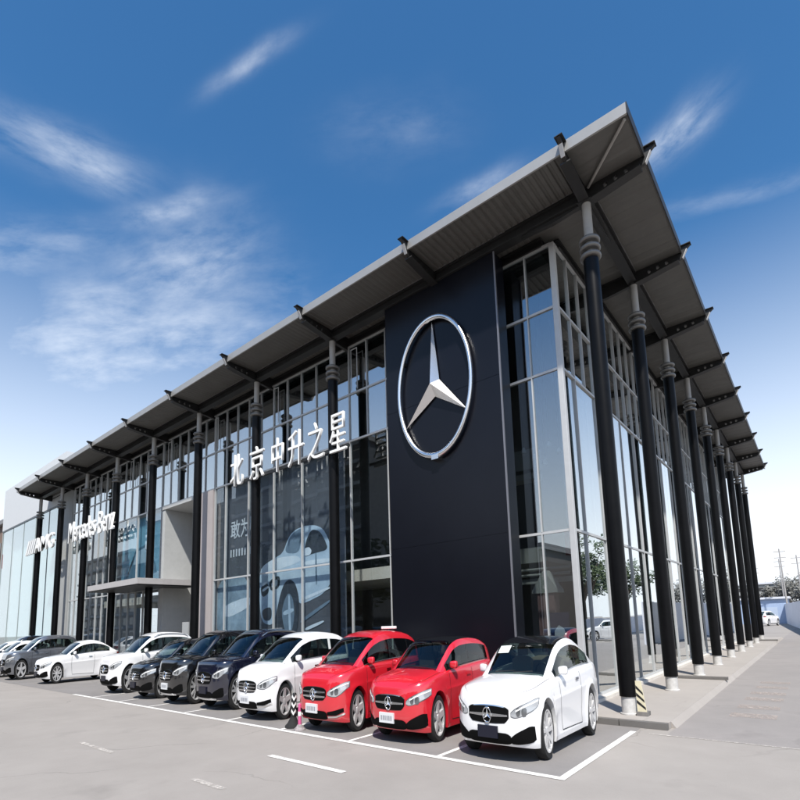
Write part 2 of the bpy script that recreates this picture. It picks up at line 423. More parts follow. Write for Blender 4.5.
# steel: beams along the column lines
def ibeam_x(x0, x1, y, z0, z1, wd, name):
    mb = MB().box(x0, x1, y - .05, y + .05, z0 + .052, z1 - .042)
    mb.box(x0, x1, y - wd/2, y + wd/2, z0, z0 + .05).box(x0, x1, y - wd/2, y + wd/2, z1 - .04, z1)
    return mb.build(name, m_beam, B)
def ibeam_y(y0, y1, x, z0, z1, wd, name):
    mb = MB().box(x - .05, x + .05, y0, y1, z0 + .052, z1 - .042)
    mb.box(x - wd/2, x + wd/2, y0, y1, z0, z0 + .05).box(x - wd/2, x + wd/2, y0, y1, z1 - .04, z1)
    return mb.build(name, m_beam, B)
for i in range(9):
    ibeam_x(-SF * (i + 1) + .06, -SF * i - .06, 0, 13.02, 13.345, .28, 'eaves_beam')
    if i < 8: ibeam_y(SS * i + .06, SS * (i + 1) - .06, 0, 13.02, 13.345, .28, 'eaves_beam')
# secondary beam over the glazing line
ibeam_x(XL + .2, XG - .3, YG + .05, 13.06, 13.34, .3, 'wall_beam')
ibeam_y(YG + .3, 34.6, XG - .05, 13.065, 13.338, .3, 'wall_beam')

# cantilever bracket with holes in the web: profile in (outward d, z)
def bracket_mesh():
    pr = [(-.10, 13.0), (.12, 13.0), (.50, 13.045), (.90, 13.10), (1.38, 13.165), (1.49, 13.20), (1.55, 13.32), (1.62, 13.45), (1.73, 13.535), (1.73, 13.572), (-.10, 13.572)]
    bm = bmesh.new()
    def loop(pts):
        vs = [bm.verts.new((p[0], 0, p[1])) for p in pts]
        return [bm.edges.new((vs[i], vs[(i + 1) % len(vs)])) for i in range(len(vs))]
    es = loop(pr)
    for cx, cz, r in ((.52, 13.20, .052), (.78, 13.225, .052), (1.04, 13.25, .052)):
        es += loop([(cx + r * math.cos(t * math.pi / 5), cz + r * 1.25 * math.sin(t * math.pi / 5)) for t in range(10)])
    bmesh.ops.triangle_fill(bm, use_beauty=True, use_dissolve=False, edges=es)
    r = bmesh.ops.extrude_face_region(bm, geom=list(bm.faces))
    bmesh.ops.translate(bm, verts=[v for v in r['geom'] if isinstance(v, bmesh.types.BMVert)], vec=(0, .08, 0))
    bmesh.ops.translate(bm, verts=bm.verts, vec=(0, -.04, 0))
    # flanges
    lo = pr[:5]
    for a, b in zip(lo[:-1], lo[1:]):
        q = [bm.verts.new((p[0], s, p[1] + dz)) for dz in (0, -.035) for p in (a, b) for s in (-.13, .13)]
        for f in ((0,1,3,2),(4,6,7,5),(0,2,6,4),(1,5,7,3),(0,4,5,1),(2,3,7,6)): bm.faces.new([q[i] for i in f])
    q = [bm.verts.new((d, s, z)) for d in (1.47, 1.75) for s in (-.10, .10) for z in (13.574, 13.594)]
    for f in ((0,1,3,2),(4,6,7,5),(0,2,6,4),(1,5,7,3),(0,4,5,1),(2,3,7,6)): bm.faces.new([q[i] for i in f])
    bmesh.ops.recalc_face_normals(bm, faces=bm.faces)
    me = bpy.data.meshes.new('bracket'); bm.to_mesh(me); bm.free(); me.materials.append(m_beam)
    return me
bme = bracket_mesh()
# lit end face of each bracket, its highlight painted as a pale strip
epm = MB().prism([(1.49, 13.195), (1.505, 13.195), (1.567, 13.315), (1.635, 13.44), (1.62, 13.45), (1.55, 13.32)], 'y', -.05, .05).mesh('lit_end_strip'); epm.materials.append(mat('bracket_end_lit', (.55, .54, .52), .5))
inner = MB().prism([(-.10, 13.34), (-.10, 12.98), (-.55, 12.93), (-.95, 12.90), (-1.5, 12.95), (-2.3, 13.10), (-2.3, 13.34)], 'y', -.06, .06)
inner.box(-2.3, -.1, -.14, .14, 13.345, 13.375)
ime = inner.mesh('inner_bracket'); ime.materials.append(m_beam)
def bracket(x, y, rz):
    o = inst('bracket', bme, B, (x, y, 0), rot=(0, 0, rz))
    inst('lit_end_strip', epm, o, (0, 0, 0))
    inst('inner_bracket', ime, B, (x, y, 0), rot=(0, 0, rz))
for i in range(10): bracket(-SF * i, 0, -math.pi / 2)
for i in range(9): bracket(0, SS * i, 0)
MB().tube((.12, -.12, 13.30), (1.40, -1.36, 13.325), .035, n=8).build('corner_stay', m_pole, B)
MB().box(-.17, .17, -.17, .17, 12.955, 13.0).build('corner_plate', m_beam, B)

# columns
sl = MB().lathe([(.17, .40), (.19, .402), (.19, 11.35), (.17, 11.352)], 28).mesh('sleeve', smooth=40); sl.materials.append(m_black)
ft = MB().lathe([(.20, .002), (.20, .03), (.165, .035), (.165, .405)], 28).mesh('foot', smooth=40); ft.materials.append(m_basew)
pm = MB().lathe([(.115, 11.34), (.115, 13.02)], 24).mesh('pole', smooth=40); pm.materials.append(m_pole)
rg = MB()
for z in (11.44, 11.66, 11.88):
    rg.lathe([(.11, z - .055)] + [(.215 + .05 * math.cos(a), z + .06 * math.sin(a)) for a in [(-90 + 22.5 * j) * math.pi / 180 for j in range(9)]] + [(.11, z + .055)], 28)
rgm = rg.mesh('ring_collar', smooth=40); rgm.materials.append(m_ring)
def column(x, y):
    c = inst('column', sl, B, (x, y, 0))
    inst('foot', ft, c, (0, 0, 0)); inst('pole', pm, c, (0, 0, 0)); inst('ring_collar', rgm, c, (0, 0, 0))
for i in range(10):
    if i != 1: column(-SF * i, 0)
for i in range(1, 9): column(0, SS * i)

# glazing ------------------------------------------------------------
ZT = [0.12, 4.58, 9.20, 11.08, 13.05]
def pane_mesh(w_, h_, m, key={}):
    kk = (round(w_, 3), round(h_, 3), m.name)
    if kk not in key:
        me = MB().box(0, w_, -.006, .006, 0, h_).mesh('pane'); me.materials.append(m); key[kk] = me
    return key[kk]
def bar(mb, along, a0, a1, c, z0, z1, wd, dep, plane):
    if along == 'x': mb.box(a0, a1, plane - dep, plane + dep, z0, z1)
    else: mb.box(plane - dep, plane + dep, a0, a1, z0, z1)
def glazing(name, axis, a0, a1, plane, n, g, zt, skip=None, coarse=None):
    """curtain wall along one axis: transoms as the frame part, mullions and panes its pieces."""
    step = (a1 - a0) / n
    fr = MB()
    for z in zt:
        if axis == 'x': fr.box(min(a0, a1), max(a0, a1), plane - .045, plane + .045, z - .035, z + .035)
        else: fr.box(plane - .045, plane + .045, min(a0, a1), max(a0, a1), z - .035, z + .035)
    F = fr.build(name, m_alu, B)
    for k in range(n + 1):
        a = a0 + step * k
        for zi in range(len(zt) - 1):
            if coarse and coarse(k, zi): continue
            z0, z1 = zt[zi] + .035, zt[zi + 1] - .035
            mb = MB()
            if axis == 'x': mb.box(a - .017, a + .017, plane - .055, plane + .055, z0, z1)
            else: mb.box(plane - .055, plane + .055, a - .017, a + .017, z0, z1)
            mb.build('mullion', m_alu, F)
    for k in range(n):
        for zi in range(len(zt) - 1):
            if skip and skip(k, zi): continue
            z0, z1 = zt[zi] + .03, zt[zi + 1] - .03
            lo = min(a0 + step * k, a0 + step * (k + 1))
            gg = g_upper if (g is g_front and zt[zi] > 9) else g
            tilt = random.gauss(0, .0016), random.gauss(0, .0022)
            if axis == 'x':
                inst('pane', pane_mesh(abs(step), z1 - z0, gg), F, (lo, plane, z0), rot=(tilt[0], 0, tilt[1]))
            else:
                inst('pane', pane_mesh(abs(step), z1 - z0, gg), F, (plane, lo, z0), rot=(tilt[0], 0, math.pi / 2 + tilt[1]))
    return F
# front: corner pane group, right of the star panel
glazing('corner_glazing', 'x', XG - .04, -3.02, YG, 2, g_corner, ZT)
# front: left of star panel to the pinkish pier
glazing('front_glazing', 'x', -6.86, -19.35, YG, 13, g_front, ZT, coarse=lambda k, zi: zi < 2 and k in (2, 4, 5, 7, 9, 11))
# front: upper band over the entrance, and the left showroom
glazing('upper_glazing', 'x', -19.42, -25.0, YG, 6, g_front, ZT[2:])
glazing('left_glazing', 'x', -25.06, -39.2, YG, 14, g_front, ZT, coarse=lambda k, zi: zi == 1 and k in (1, 2, 4, 5))
# side
def side_coarse(k, zi):
    return zi < 2 and k % 5 in (2, 4)
glazing('side_glazing', 'y', YG + .04, YG + .04 + .8616 * 39, XG, 39, g_side, ZT, coarse=side_coarse)
# corner post
bevel(MB().box(XG - .09, XG + .065, YG - .065, YG + .09, 0.0, 13.05).build('corner_post', m_alu, B), .01)
# thin white rod frames above the transom behind the beams
hg = MB().box(-.012, .012, -.012, .012, 11.12, 12.75).box(.30, .324, -.012, .012, 11.12, 12.75).box(-.012, .324, -.012, .012, 12.75, 12.78).mesh('rod_frame'); hg.materials.append(m_alu)
for i in range(1, 8):
    inst('rod_frame', hg, B, (-SF * i - 4.55 if i > 1 else -9.47, YG - .16, 0))
# plinths
MB().box(-19.3, -6.9, YG - .06, YG + .06, 0.0, .085).build('plinth', m_wall, B)
MB().box(XG - .08, XG + .22, YG + .12, 34.5, 0.0, .085).build('plinth', mat('pale_sill', (.62, .58, .52), .7, var=.1), B)

# star panel
P = MB().box(-7.06, -2.77, -.06, .55, 0.0, 13.06).build('feature_panel', m_navy, B)
MB().box(-2.768, -2.73, -.072, -.02, 0.0, 13.05).build('edge_trim', mat('edge_trim_grey', (.20, .20, .22), .4, .4), P)
# faint cladding joints stand proud as narrow cover strips
for z in (4.6, 9.2):
    MB().box(-7.055, -2.775, -.066, -.0602, z, z + .012).build('cover_strip', m_navy, P)

# pier, entrance, piers to the left
MB().box(-20.85, -19.46, YG - .10, YG + .5, 0.0, 9.16).build('pier', m_pier, B)
MB().box(-25.0, -20.86, YG - .07, YG + 2.4, 9.0, 9.16).build('entrance_lintel', mat('entrance_cladding', (.44, .45, .445), .6, var=.05), B)
MB().box(-25.03, -24.6, YG - .03, YG + 3.2, 0.0, 8.99).build('entrance_wall', mat('entrance_cladding', (.44, .45, .445), .6, var=.05), B)
MB().box(-21.2, -20.86, YG + .51, YG + 3.2, 0.0, 8.99).build('entrance_wall', mat('entrance_cladding', (.44, .45, .445), .6, var=.05), B)
E1 = MB().box(-24.58, -21.22, 3.90, 3.98, 3.1, 3.25).box(-24.58, -21.22, 3.90, 3.98, 8.8, 8.98).build('entrance_frame', m_alu, B)
for k in range(5):
    x = -24.55 + .82 * k
    MB().box(x, x + .05, 3.88, 3.99, 0, 3.095).build('door_post', m_alu, E1)
    MB().box(x, x + .05, 3.88, 3.99, 3.255, 8.795).build('door_post', m_alu, E1)
for k in range(4):
    x = -24.50 + .82 * k
    inst('door_pane', pane_mesh(.77, 3.05, g_front), E1, (x, 3.93, .03))
    inst('pane', pane_mesh(.77, 5.5, g_front), E1, (x, 3.93, 3.27))
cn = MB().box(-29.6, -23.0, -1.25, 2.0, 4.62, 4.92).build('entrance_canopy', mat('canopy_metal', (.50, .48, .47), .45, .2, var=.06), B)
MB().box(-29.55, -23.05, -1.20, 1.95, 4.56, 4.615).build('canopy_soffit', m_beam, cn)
MB().box(-41.3, -39.25, YG - .12, YG + .6, 0.0, 13.0).build('pier', m_wall, B)

# interior -----------------------------------------------------------
I = MB().box(-44, XG - .4, YG + .4, 34.4, -.05, .03).build('showroom_floor', mat('floor_tile', (.26, .25, .24), .25, var=.1), B)
MB().box(-38.9, XG - .9, 7.6, 7.8, .03, 13.0).build('back_wall', m_int, B)
MB().box(-14.0, -13.8, 7.85, 34.3, .03, 13.0).build('back_wall', m_int, B)
mz = MB().box(-13.7, -3.05, 3.0, 7.5, 4.05, 4.55).box(-13.6, -3.4, 7.85, 34.0, 4.05, 4.55).build('mezzanine', m_intw, B)
MB().box(-38.8, -14.1, 3.0, 7.5, 4.05, 4.55).build('mezzanine', m_intw, B)
for z in (3.62, 3.80): MB().tube((-8, 2.9, z), (-2.3, 2.9, z), .05, n=10).build('service_pipe', m_intw, mz)
MB().box(-8, -2.0, 2.95, 2.99, 3.35, 3.52).build('fascia_board', m_intw, mz)
MB().box(-7.5, -3.2, 2.9, 3.4, 6.85, 7.05).box(-7.5, -3.2, 2.95, 3.35, 7.2, 7.9).build('ceiling_box', m_intw, B)
MB().box(-2.5, -1.9, 3.2, 3.3, 4.2, 5.0).build('red_board', m_red, B)
MB().box(-38.9, XG - .5, YG + .6, 34.3, 12.75, 12.85).build('ceiling', m_intd, B)
for i in range(6):
    x, y = (-2.35 - (i % 2) * .85, 2.1 + .8 * (i // 2))
    pn = MB().tube((x, y, 12.7), (x, y, 7.6), .012, n=6).build('pendant_cord', m_intd, B)
    MB().lathe([(.03, .16), (.055, .10), (.085, .0), (.07, -.02), (.0, -.025)], 12, (x, y, 7.5)).build('pendant_lamp', m_white, pn)
for k in range(9):
    x, y = XG - 1.0, 5.0 + k * 3.4
    MB().box(x - .16, x + .16, y - .16, y + .16, .03, 12.7).build('interior_post', m_intd, B)
# white blinds hanging behind some side panes
bl = mat('blind_cloth', (.74, .74, .73), .9, var=.04)
for a, b, z0, z1 in ((1.0, 3.35, 4.75, 9.05), (4.2, 4.7, 4.75, 9.05), (5.9, 7.5, 4.8, 9.05), (8.6, 10.9, 4.75, 9.1), (12.2, 15.0, 1.8, 9.1), (16.5, 20.4, 4.75, 11.0), (21.4, 26.0, 3.0, 11.0), (27.2, 33.0, 2.0, 11.0)):
    mb = MB(); n = int((b - a) / .12); rows = [[], []]
    for j in range(n + 1):
        y = a + (b - a) * j / n; x = XG - .22 + .018 * (j % 2)
        rows[0].append((x, y, z0)); rows[1].append((x, y, z1))
    mb.grid(rows).build('blind', bl, B)

# annex to the left --------------------------------------------------
A = empty('annex_building', (-50, YG, 0)); tag(A, 'pale flat-topped annex with blue-green glass wall at the far end of the showroom', 'building')
def rel(o): o.location = (50, -YG, 0); return o
rel(MB().box(-58.6, -41.36, YG - .08, 14, 12.4, 16.5).build('parapet', mat('annex_white', (.60, .62, .63), .6, var=.03), A))
rel(MB().box(-58.5, -41.4, YG - .04, YG + .05, 0.0, .3).build('plinth', m_wall, A))
rel(MB().box(-58.55, -41.38, YG + .9, YG + 1.0, .02, 12.3).build('back_wall', mat('annex_lining', (.55, .70, .70), .8), A))
rel(MB().box(-58.5, -41.4, YG - .06, YG + .06, 12.28, 12.39).build('head_rail', mat('slate_rail', (.12, .15, .17), .5), A))
for k in range(6):
    x = -58.5 + 3.42 * k
    rel(MB().box(x - .02, x + .02, YG - .035, YG + .03, .3, 12.28).build('mullion', mat('annex_mullion', (.40, .46, .46), .4), A))
    if k < 5:
        o = rel(MB().box(x + .02, x + 3.40, YG - .006, YG + .006, .3, 12.28).build('pane', g_annex, A))
rel(MB().box(-58.62, -58.5, YG - .05, 14, .0, 12.39).build('side_wall', m_wall, A))
# ------------------------------------------------------------------ signs
# star emblem on the panel
S = empty('star_emblem', (-5.02, -.06, 9.55)); tag(S, 'large chrome three-pointed star in a ring on the navy panel', 'emblem')
RX, RZ = 1.44, 2.36
rows = []
N = 72
for i in range(N + 1):
    t = 2 * math.pi * i / N
    r = []
    for j in range(9):
        a = 2 * math.pi * j / 8
        d = .062 * math.cos(a); y = -.13 + .07 * math.sin(a)
        r.append(((RX - .06 + d) * math.cos(t), y, (RZ - .10 + d * 1.6) * math.sin(t)))
    rows.append(r)
MB().grid(rows).build('ring', m_brushed, S, smooth=60)
def star_mesh(rx, rz, depth, wd, y0):
    """three-armed faceted star"""
    mb = MB(); c = (0, y0 - depth, 0)
    for k in range(3):
        a = math.pi / 2 + k * 2 * math.pi / 3
        tip = (rx * math.cos(a), y0 - depth * .12, rz * math.sin(a))
        l = (wd * rx * math.cos(a + math.pi / 3), y0, wd * rz * math.sin(a + math.pi / 3))
        r = (wd * rx * math.cos(a - math.pi / 3), y0, wd * rz * math.sin(a - math.pi / 3))
        tb = (tip[0], y0, tip[2])
        mb.add([c, l, tip, r, tb], [(0, 2, 1), (0, 3, 2), (1, 2, 4), (2, 3, 4)])
    return mb
star_mesh(RX - .10, RZ - .16, .26, .155, -.05).build('star', m_brushed, S, fix=True)
for a in (-90, 30, 150):
    x, z = (RX - .06) * math.cos(rad(a)), (RZ - .1) * math.sin(rad(a))
    MB().box(x - .05, x + .05, -.12, .0, z - .05, z + .05).build('standoff', m_beam, S)
MB().box(-.13, .13, -.2, .0, -RZ - .04, -RZ + .10).build('foot_tab', m_brushed, S)

m_side = mat('letter_side', (.05, .05, .055), .5)
def letters(name, label, chars, y, depth, parent_loc, bold, railz, x0r, x1r, m=m_white):
    g = empty(name, parent_loc); tag(g, label, 'sign')
    L = Vector(parent_loc)
    for ch, x0, x1, z0, z1 in chars:
        me = text_mesh(ch, x0 - L.x, x1 - L.x, z0, z1, depth, y - L.y, bold)
        me.materials.append(m); 
        o = bpy.data.objects.new('letter', me); col.objects.link(o); o.parent = g
    MB().box(x0r - L.x, x1r - L.x, y + depth + .01 - L.y, y + depth + .07 - L.y, railz - .05, railz + .05).build('rail', m_beam, g)
    return g
cj = '北京中升之星'
chs = []
cxs = [-15.62, -14.13, -12.72, -11.55, -10.38, -9.18]
wds = [.92, .95, .72, .92, .90, .84]
for c, x, wd in zip(cj, cxs, wds):
    chs.append((c, x - wd / 2, x + wd / 2, 8.38, 9.80))
letters('chinese_sign', 'row of six raised white Chinese characters mounted across the showroom columns', chs, -.40, .09, (-12.5, 0, 0), -.006, 8.52, -16.1, -8.7)
# AMG sign with slanted bars
g = letters('amg_sign', 'raised white AMG lettering with slanted bars before the annex glass', [('A', -43.55, -42.2, 8.5, 9.62), ('M', -42.05, -40.6, 8.5, 9.62), ('G', -40.45, -39.2, 8.48, 9.64)], -.42, .12, (-42.5, 0, 0), .015, 9.0, -45.6, -39.2)
for k in range(4):
    x = -45.75 + .52 * k - (-42.5)
    MB().prism([(x, 8.5), (x + .36, 8.5), (x + 1.02, 9.62), (x + .66, 9.62)], 'y', -.42, -.30).build('slanted_bar', m_white, g)
xs = -36.2
wd_tab = {'M': 1.0, 'e': .58, 'r': .44, 'c': .54, 'd': .62, 's': .5, '-': .36, 'B': .78, 'n': .6, 'z': .52}
chs = []
tot = sum(wd_tab[c] for c in 'Mercedes-Benz'); sc_ = 7.6 / tot
for c in 'Mercedes-Benz':
    wdt = wd_tab[c] * sc_
    z0, z1 = (8.35, 9.75) if c in 'MdB' else ((8.85, 9.02) if c == '-' else (8.35, 9.35))
    chs.append((c, xs + .03, xs + wdt - .03, z0, z1)); xs += wdt
letters('brand_sign', 'raised white brand lettering reading Mercedes-Benz on the columns left of the entrance', chs, -.40, .09, (-32.4, 0, 0), .0, 8.75, -36.2, -28.6)

# ------------------------------------------------------------------ printed posters behind the glass
def flat(name, poly, y, m, parent, thick=.004, soft=0):
    for _ in range(soft):           # corner cutting
        n = len(poly); q = []
        for i in range(n):
            a, b = poly[i], poly[(i + 1) % n]
            q += [(a[0]*.78 + b[0]*.22, a[1]*.78 + b[1]*.22), (a[0]*.22 + b[0]*.78, a[1]*.22 + b[1]*.78)]
        poly = q
    bm = bmesh.new()
    vs = [bm.verts.new((p[0], y, p[1])) for p in poly]
    f = bm.faces.new(vs); bmesh.ops.triangulate(bm, faces=[f])
    bmesh.ops.recalc_face_normals(bm, faces=bm.faces)
    me = bpy.data.meshes.new(name); bm.to_mesh(me); bm.free(); me.materials.append(m)
    o = bpy.data.objects.new(name, me); col.objects.link(o); o.parent = parent
    return o
def print_mat(name, c, c2, sx=1.0, sz=.3):
    return mat(name, c, .55, c2=c2, scale=.8)
YP = 1.02
Q = empty('showroom_poster', (-14.8, YP, 0)); tag(Q, 'huge dark window poster of a silver blue car beside the pinkish pier', 'poster')
Q.location = (0, 0, 0)
flat('print_sheet', [(-19.3, .2), (-10.35, .2), (-10.35, 9.12), (-19.3, 9.12)], YP + .05, mat('poster_ground', (.065, .073, .088), .6, c2=(.11, .125, .15), scale=.35), Q)
c_body = mat('print_silver', (.52, .66, .78), .55, c2=(.36, .48, .60), scale=1.2)
c_hood = mat('print_pale', (.72, .80, .86), .55, c2=(.55, .66, .76), scale=1.5)
c_dark = mat('print_dark', (.03, .04, .055), .55, c2=(.05, .065, .085), scale=2)
c_mid = mat('print_mid', (.18, .26, .34), .55, c2=(.12, .18, .25), scale=1.5)
c_glow = mat('print_swoosh', (.34, .47, .58), .6, c2=(.12, .18, .24), scale=.9)
art = [
 ([(-19.68, 4.64), (-16.61, 4.72), (-16.45, 1.72), (-19.57, 1.74)], c_glow, .045),
 ([(-19.01, 3.32), (-16.60, 3.71), (-16.59, 3.21), (-18.74, 2.65)], c_hood, .042),
 ([(-15.97, 4.67), (-15.56, 5.03), (-14.75, 5.25), (-14.26, 5.39), (-13.83, 6.08), (-13.41, 6.30), (-12.82, 6.38), (-12.17, 6.33), (-11.66, 6.12), (-11.34, 5.68), (-11.14, 5.12), (-11.17, 3.61), (-13.15, 3.05), (-13.19, 3.51), (-13.42, 4.04), (-13.79, 4.24), (-14.16, 4.08), (-14.45, 3.58), (-14.60, 3.12), (-14.93, 2.28), (-15.73, 2.42), (-15.93, 3.18)], c_body, .038),
 ([(-15.93, 4.76), (-15.56, 5.03), (-14.75, 5.23), (-13.33, 5.20), (-12.97, 4.98), (-13.33, 4.85), (-14.45, 4.72), (-15.55, 4.45)], c_hood, .034),
 ([(-14.19, 5.38), (-13.77, 6.04), (-13.36, 6.25), (-12.85, 6.33), (-13.00, 5.80), (-13.18, 5.26)], c_mid, .033),
 ([(-12.84, 5.09), (-12.71, 5.74), (-12.36, 6.18), (-11.85, 6.04), (-11.54, 5.64), (-11.33, 5.21), (-12.10, 5.16)], c_dark, .032),
 ([(-12.93, 4.89), (-11.14, 4.88), (-11.15, 4.69), (-12.90, 4.70)], c_hood, .031),
 ([(-15.28, 4.24), (-14.45, 4.49), (-14.45, 3.92), (-15.12, 3.77)], c_dark, .030),
 ([(-15.08, 4.15), (-14.61, 4.31), (-14.61, 4.00), (-15.00, 3.90)], c_hood, .027),
 ([(-15.90, 4.01), (-15.32, 4.22), (-15.20, 3.75), (-15.72, 3.51)], c_dark, .029),
 ([(-15.78, 2.99), (-15.03, 3.14), (-15.03, 2.54), (-15.59, 2.50)], c_dark, .028),
 ([(-14.60, 3.12), (-14.41, 3.58), (-14.14, 4.04), (-13.79, 4.20), (-13.44, 4.01), (-13.20, 3.51), (-13.15, 2.83), (-13.26, 2.15), (-13.51, 1.62), (-14.40, 1.62), (-14.60, 2.18)], c_dark, .026),
 ([(-14.33, 2.87), (-14.07, 3.44), (-13.81, 3.66), (-13.55, 3.39), (-13.44, 2.84), (-13.55, 2.16), (-13.81, 1.88), (-14.14, 2.11)], c_mid, .022),
 ([(-13.06, 3.37), (-11.16, 3.76), (-11.16, 3.67), (-13.06, 3.21)], c_hood, .030),
 ([(-13.07, 2.49), (-11.17, 3.28), (-11.17, 3.16), (-13.07, 2.31)], c_mid, .029),
 ([(-12.93, 5.19), (-12.82, 5.41), (-12.50, 5.46), (-12.33, 5.30), (-12.40, 5.13), (-12.72, 5.09)], c_hood, .024),
 ([(-12.13, 5.17), (-12.03, 5.16), (-12.01, 3.88), (-12.11, 3.87)], c_mid, .0285),
 ([(-13.88, 3.55), (-13.73, 3.54), (-13.66, 1.94), (-13.81, 1.91)], c_body, .018),
 ([(-14.22, 2.87), (-13.51, 3.01), (-13.48, 2.84), (-14.18, 2.68)], c_body, .017),
 ([(-15.73, 4.15), (-15.36, 4.27), (-15.32, 4.17), (-15.71, 4.03)], c_hood, .020),
 ([(-15.73, 3.90), (-15.28, 4.05), (-15.24, 3.95), (-15.69, 3.78)], c_hood, .019),
 ([(-12.81, 2.15), (-11.63, 2.45), (-11.63, 2.34), (-12.77, 2.01)], c_hood, .028),
]
for pts, m_, off in art: flat('print_shape', pts, YP + off, m_, Q, soft=2)
mk = mat('print_letter', (.60, .64, .68), .6)
for ch, x0, x1, z0, z1 in (('敢', -18.35, -17.55, 7.05, 7.85), ('为', -17.5, -16.85, 7.05, 7.85), ('尽', -16.8, -16.15, 7.05, 7.85)):
    me = text_mesh(ch, x0, x1, z0 - .55, z1 - .45, .004, YP + .03, .01); me.materials.append(mk)
    o = bpy.data.objects.new('print_letter', me); col.objects.link(o); o.parent = Q
for i in range(9):
    x = -18.35 + .235 * i
    flat('print_stroke', [(x, 5.62), (x + .11, 5.62), (x + .11, 5.98), (x, 5.98)], YP + .03, mk, Q)

# second poster, blue, above the entrance canopy
Q2 = empty('blue_poster', (0, 0, 0)); tag(Q2, 'bright blue window poster of a pale car above the entrance canopy', 'poster')
b1 = mat('print_blue', (.10, .30, .44), .55, c2=(.20, .42, .55), scale=.5)
b2 = mat('print_deep_blue', (.05, .14, .22), .55, c2=(.09, .21, .30), scale=1)
b3 = mat('print_cloud', (.42, .56, .66), .55, c2=(.22, .40, .52), scale=1)
flat('print_sheet', [(-30.9, 4.95), (-25.1, 4.95), (-25.1, 9.1), (-30.9, 9.1)], YP + .05, b1, Q2)
flat('print_shape', [(-30.9, 5.1), (-29.2, 5.3), (-28.4, 5.9), (-26.4, 5.8), (-25.1, 5.4), (-25.1, 4.97), (-30.9, 4.97)], YP + .04, b3, Q2)
flat('print_shape', [(-30.2, 5.5), (-29.4, 6.3), (-28.9, 7.2), (-27.6, 7.4), (-26.8, 6.9), (-26.3, 6.2), (-26.0, 5.6), (-28, 5.35)], YP + .035, b2, Q2)
flat('print_shape', [(-29.2, 6.3), (-28.8, 7.05), (-27.7, 7.2), (-27.2, 6.7), (-27.0, 6.3)], YP + .03, b3, Q2)

# light blue poster on the side glazing
Q3 = empty('side_poster', (0, 0, 0)); tag(Q3, 'tall pale blue and white poster inside the side glass wall', 'poster')
def flat_x(name, poly, x, m_, parent):
    o = flat(name, poly, 0, m_, parent); o.rotation_euler = (0, 0, math.pi / 2); o.location = (x, 0, 0); return o
flat_x('print_sheet', [(9.7, .5), (11.9, .5), (11.9, 4.4), (9.7, 4.4)], XG - .14, mat('print_white', (.70, .72, .73), .6), Q3)
flat_x('print_shape', [(9.75, 1.9), (10.3, 1.6), (11.0, 1.9), (11.85, 2.6), (11.85, 4.1), (10.7, 4.35), (9.75, 3.9)], XG - .13, mat('print_aqua', (.28, .52, .60), .6, c2=(.45, .62, .68), scale=1), Q3)

# banner stand behind the corner glass
T = empty('banner_stand', (-2.05, 1.25, .03)); tag(T, 'dark blue roll-up banner with a white figure behind the corner glass', 'banner')
MB().box(-.32, .32, -.12, .12, 0, .09).build('base', m_alu, T)
MB().tube((0, .06, .09), (0, .06, 2.35), .018, n=8).build('pole', m_alu, T)
MB().box(-.30, .30, -.012, .0, .09, 2.35).build('banner_sheet', mat('banner_navy', (.02, .02, .06), .5, c2=(.04, .035, .09), scale=2), T)
flat('print_shape', [(-.10, 1.05), (.12, 1.0), (.14, 1.35), (.20, 1.6), (.13, 1.9), (-.02, 2.0), (-.15, 1.85), (-.17, 1.55)], -.017, m_white, T)
# display column behind the corner glass
D = empty('display_pillar', (-2.75, 2.2, .03)); tag(D, 'pinkish display pillar with a pitched top inside the corner', 'display')
MB().box(-.26, .26, -.2, .2, 0, 2.95).build('shaft', mat('display_pink', (.34, .20, .18), .6, var=.1), D)
MB().prism([(-.42, 2.95), (.42, 2.95), (.40, 3.05), (0, 3.65), (-.40, 3.05)], 'y', -.24, .24).build('pitched_top', m_intw, D)
# ------------------------------------------------------------------ cars
KX, KY, KZ = .88, .745, 1.42              # proportions of the place (see the building grid)
def pchip(pts):
    xs = np.array([p[0] for p in pts], float); ys = np.array([p[1] for p in pts], float)
    h = np.diff(xs); d = np.diff(ys) / h
    m = np.zeros(len(xs)); m[0], m[-1] = d[0], d[-1]
    for i in range(1, len(xs) - 1):
        if d[i-1] * d[i] > 0:
            w1, w2 = 2*h[i] + h[i-1], h[i] + 2*h[i-1]; m[i] = (w1 + w2) / (w1 / d[i-1] + w2 / d[i])
    def f(x):
        x = min(max(x, xs[0]), xs[-1]); i = min(int(np.searchsorted(xs, x, 'right')) - 1, len(xs) - 2); i = max(i, 0)
        t = (x - xs[i]) / h[i]
        return float((2*t**3 - 3*t*t + 1)*ys[i] + (t**3 - 2*t*t + t)*h[i]*m[i] + (-2*t**3 + 3*t*t)*ys[i+1] + (t**3 - t*t)*h[i]*m[i+1])
    return f

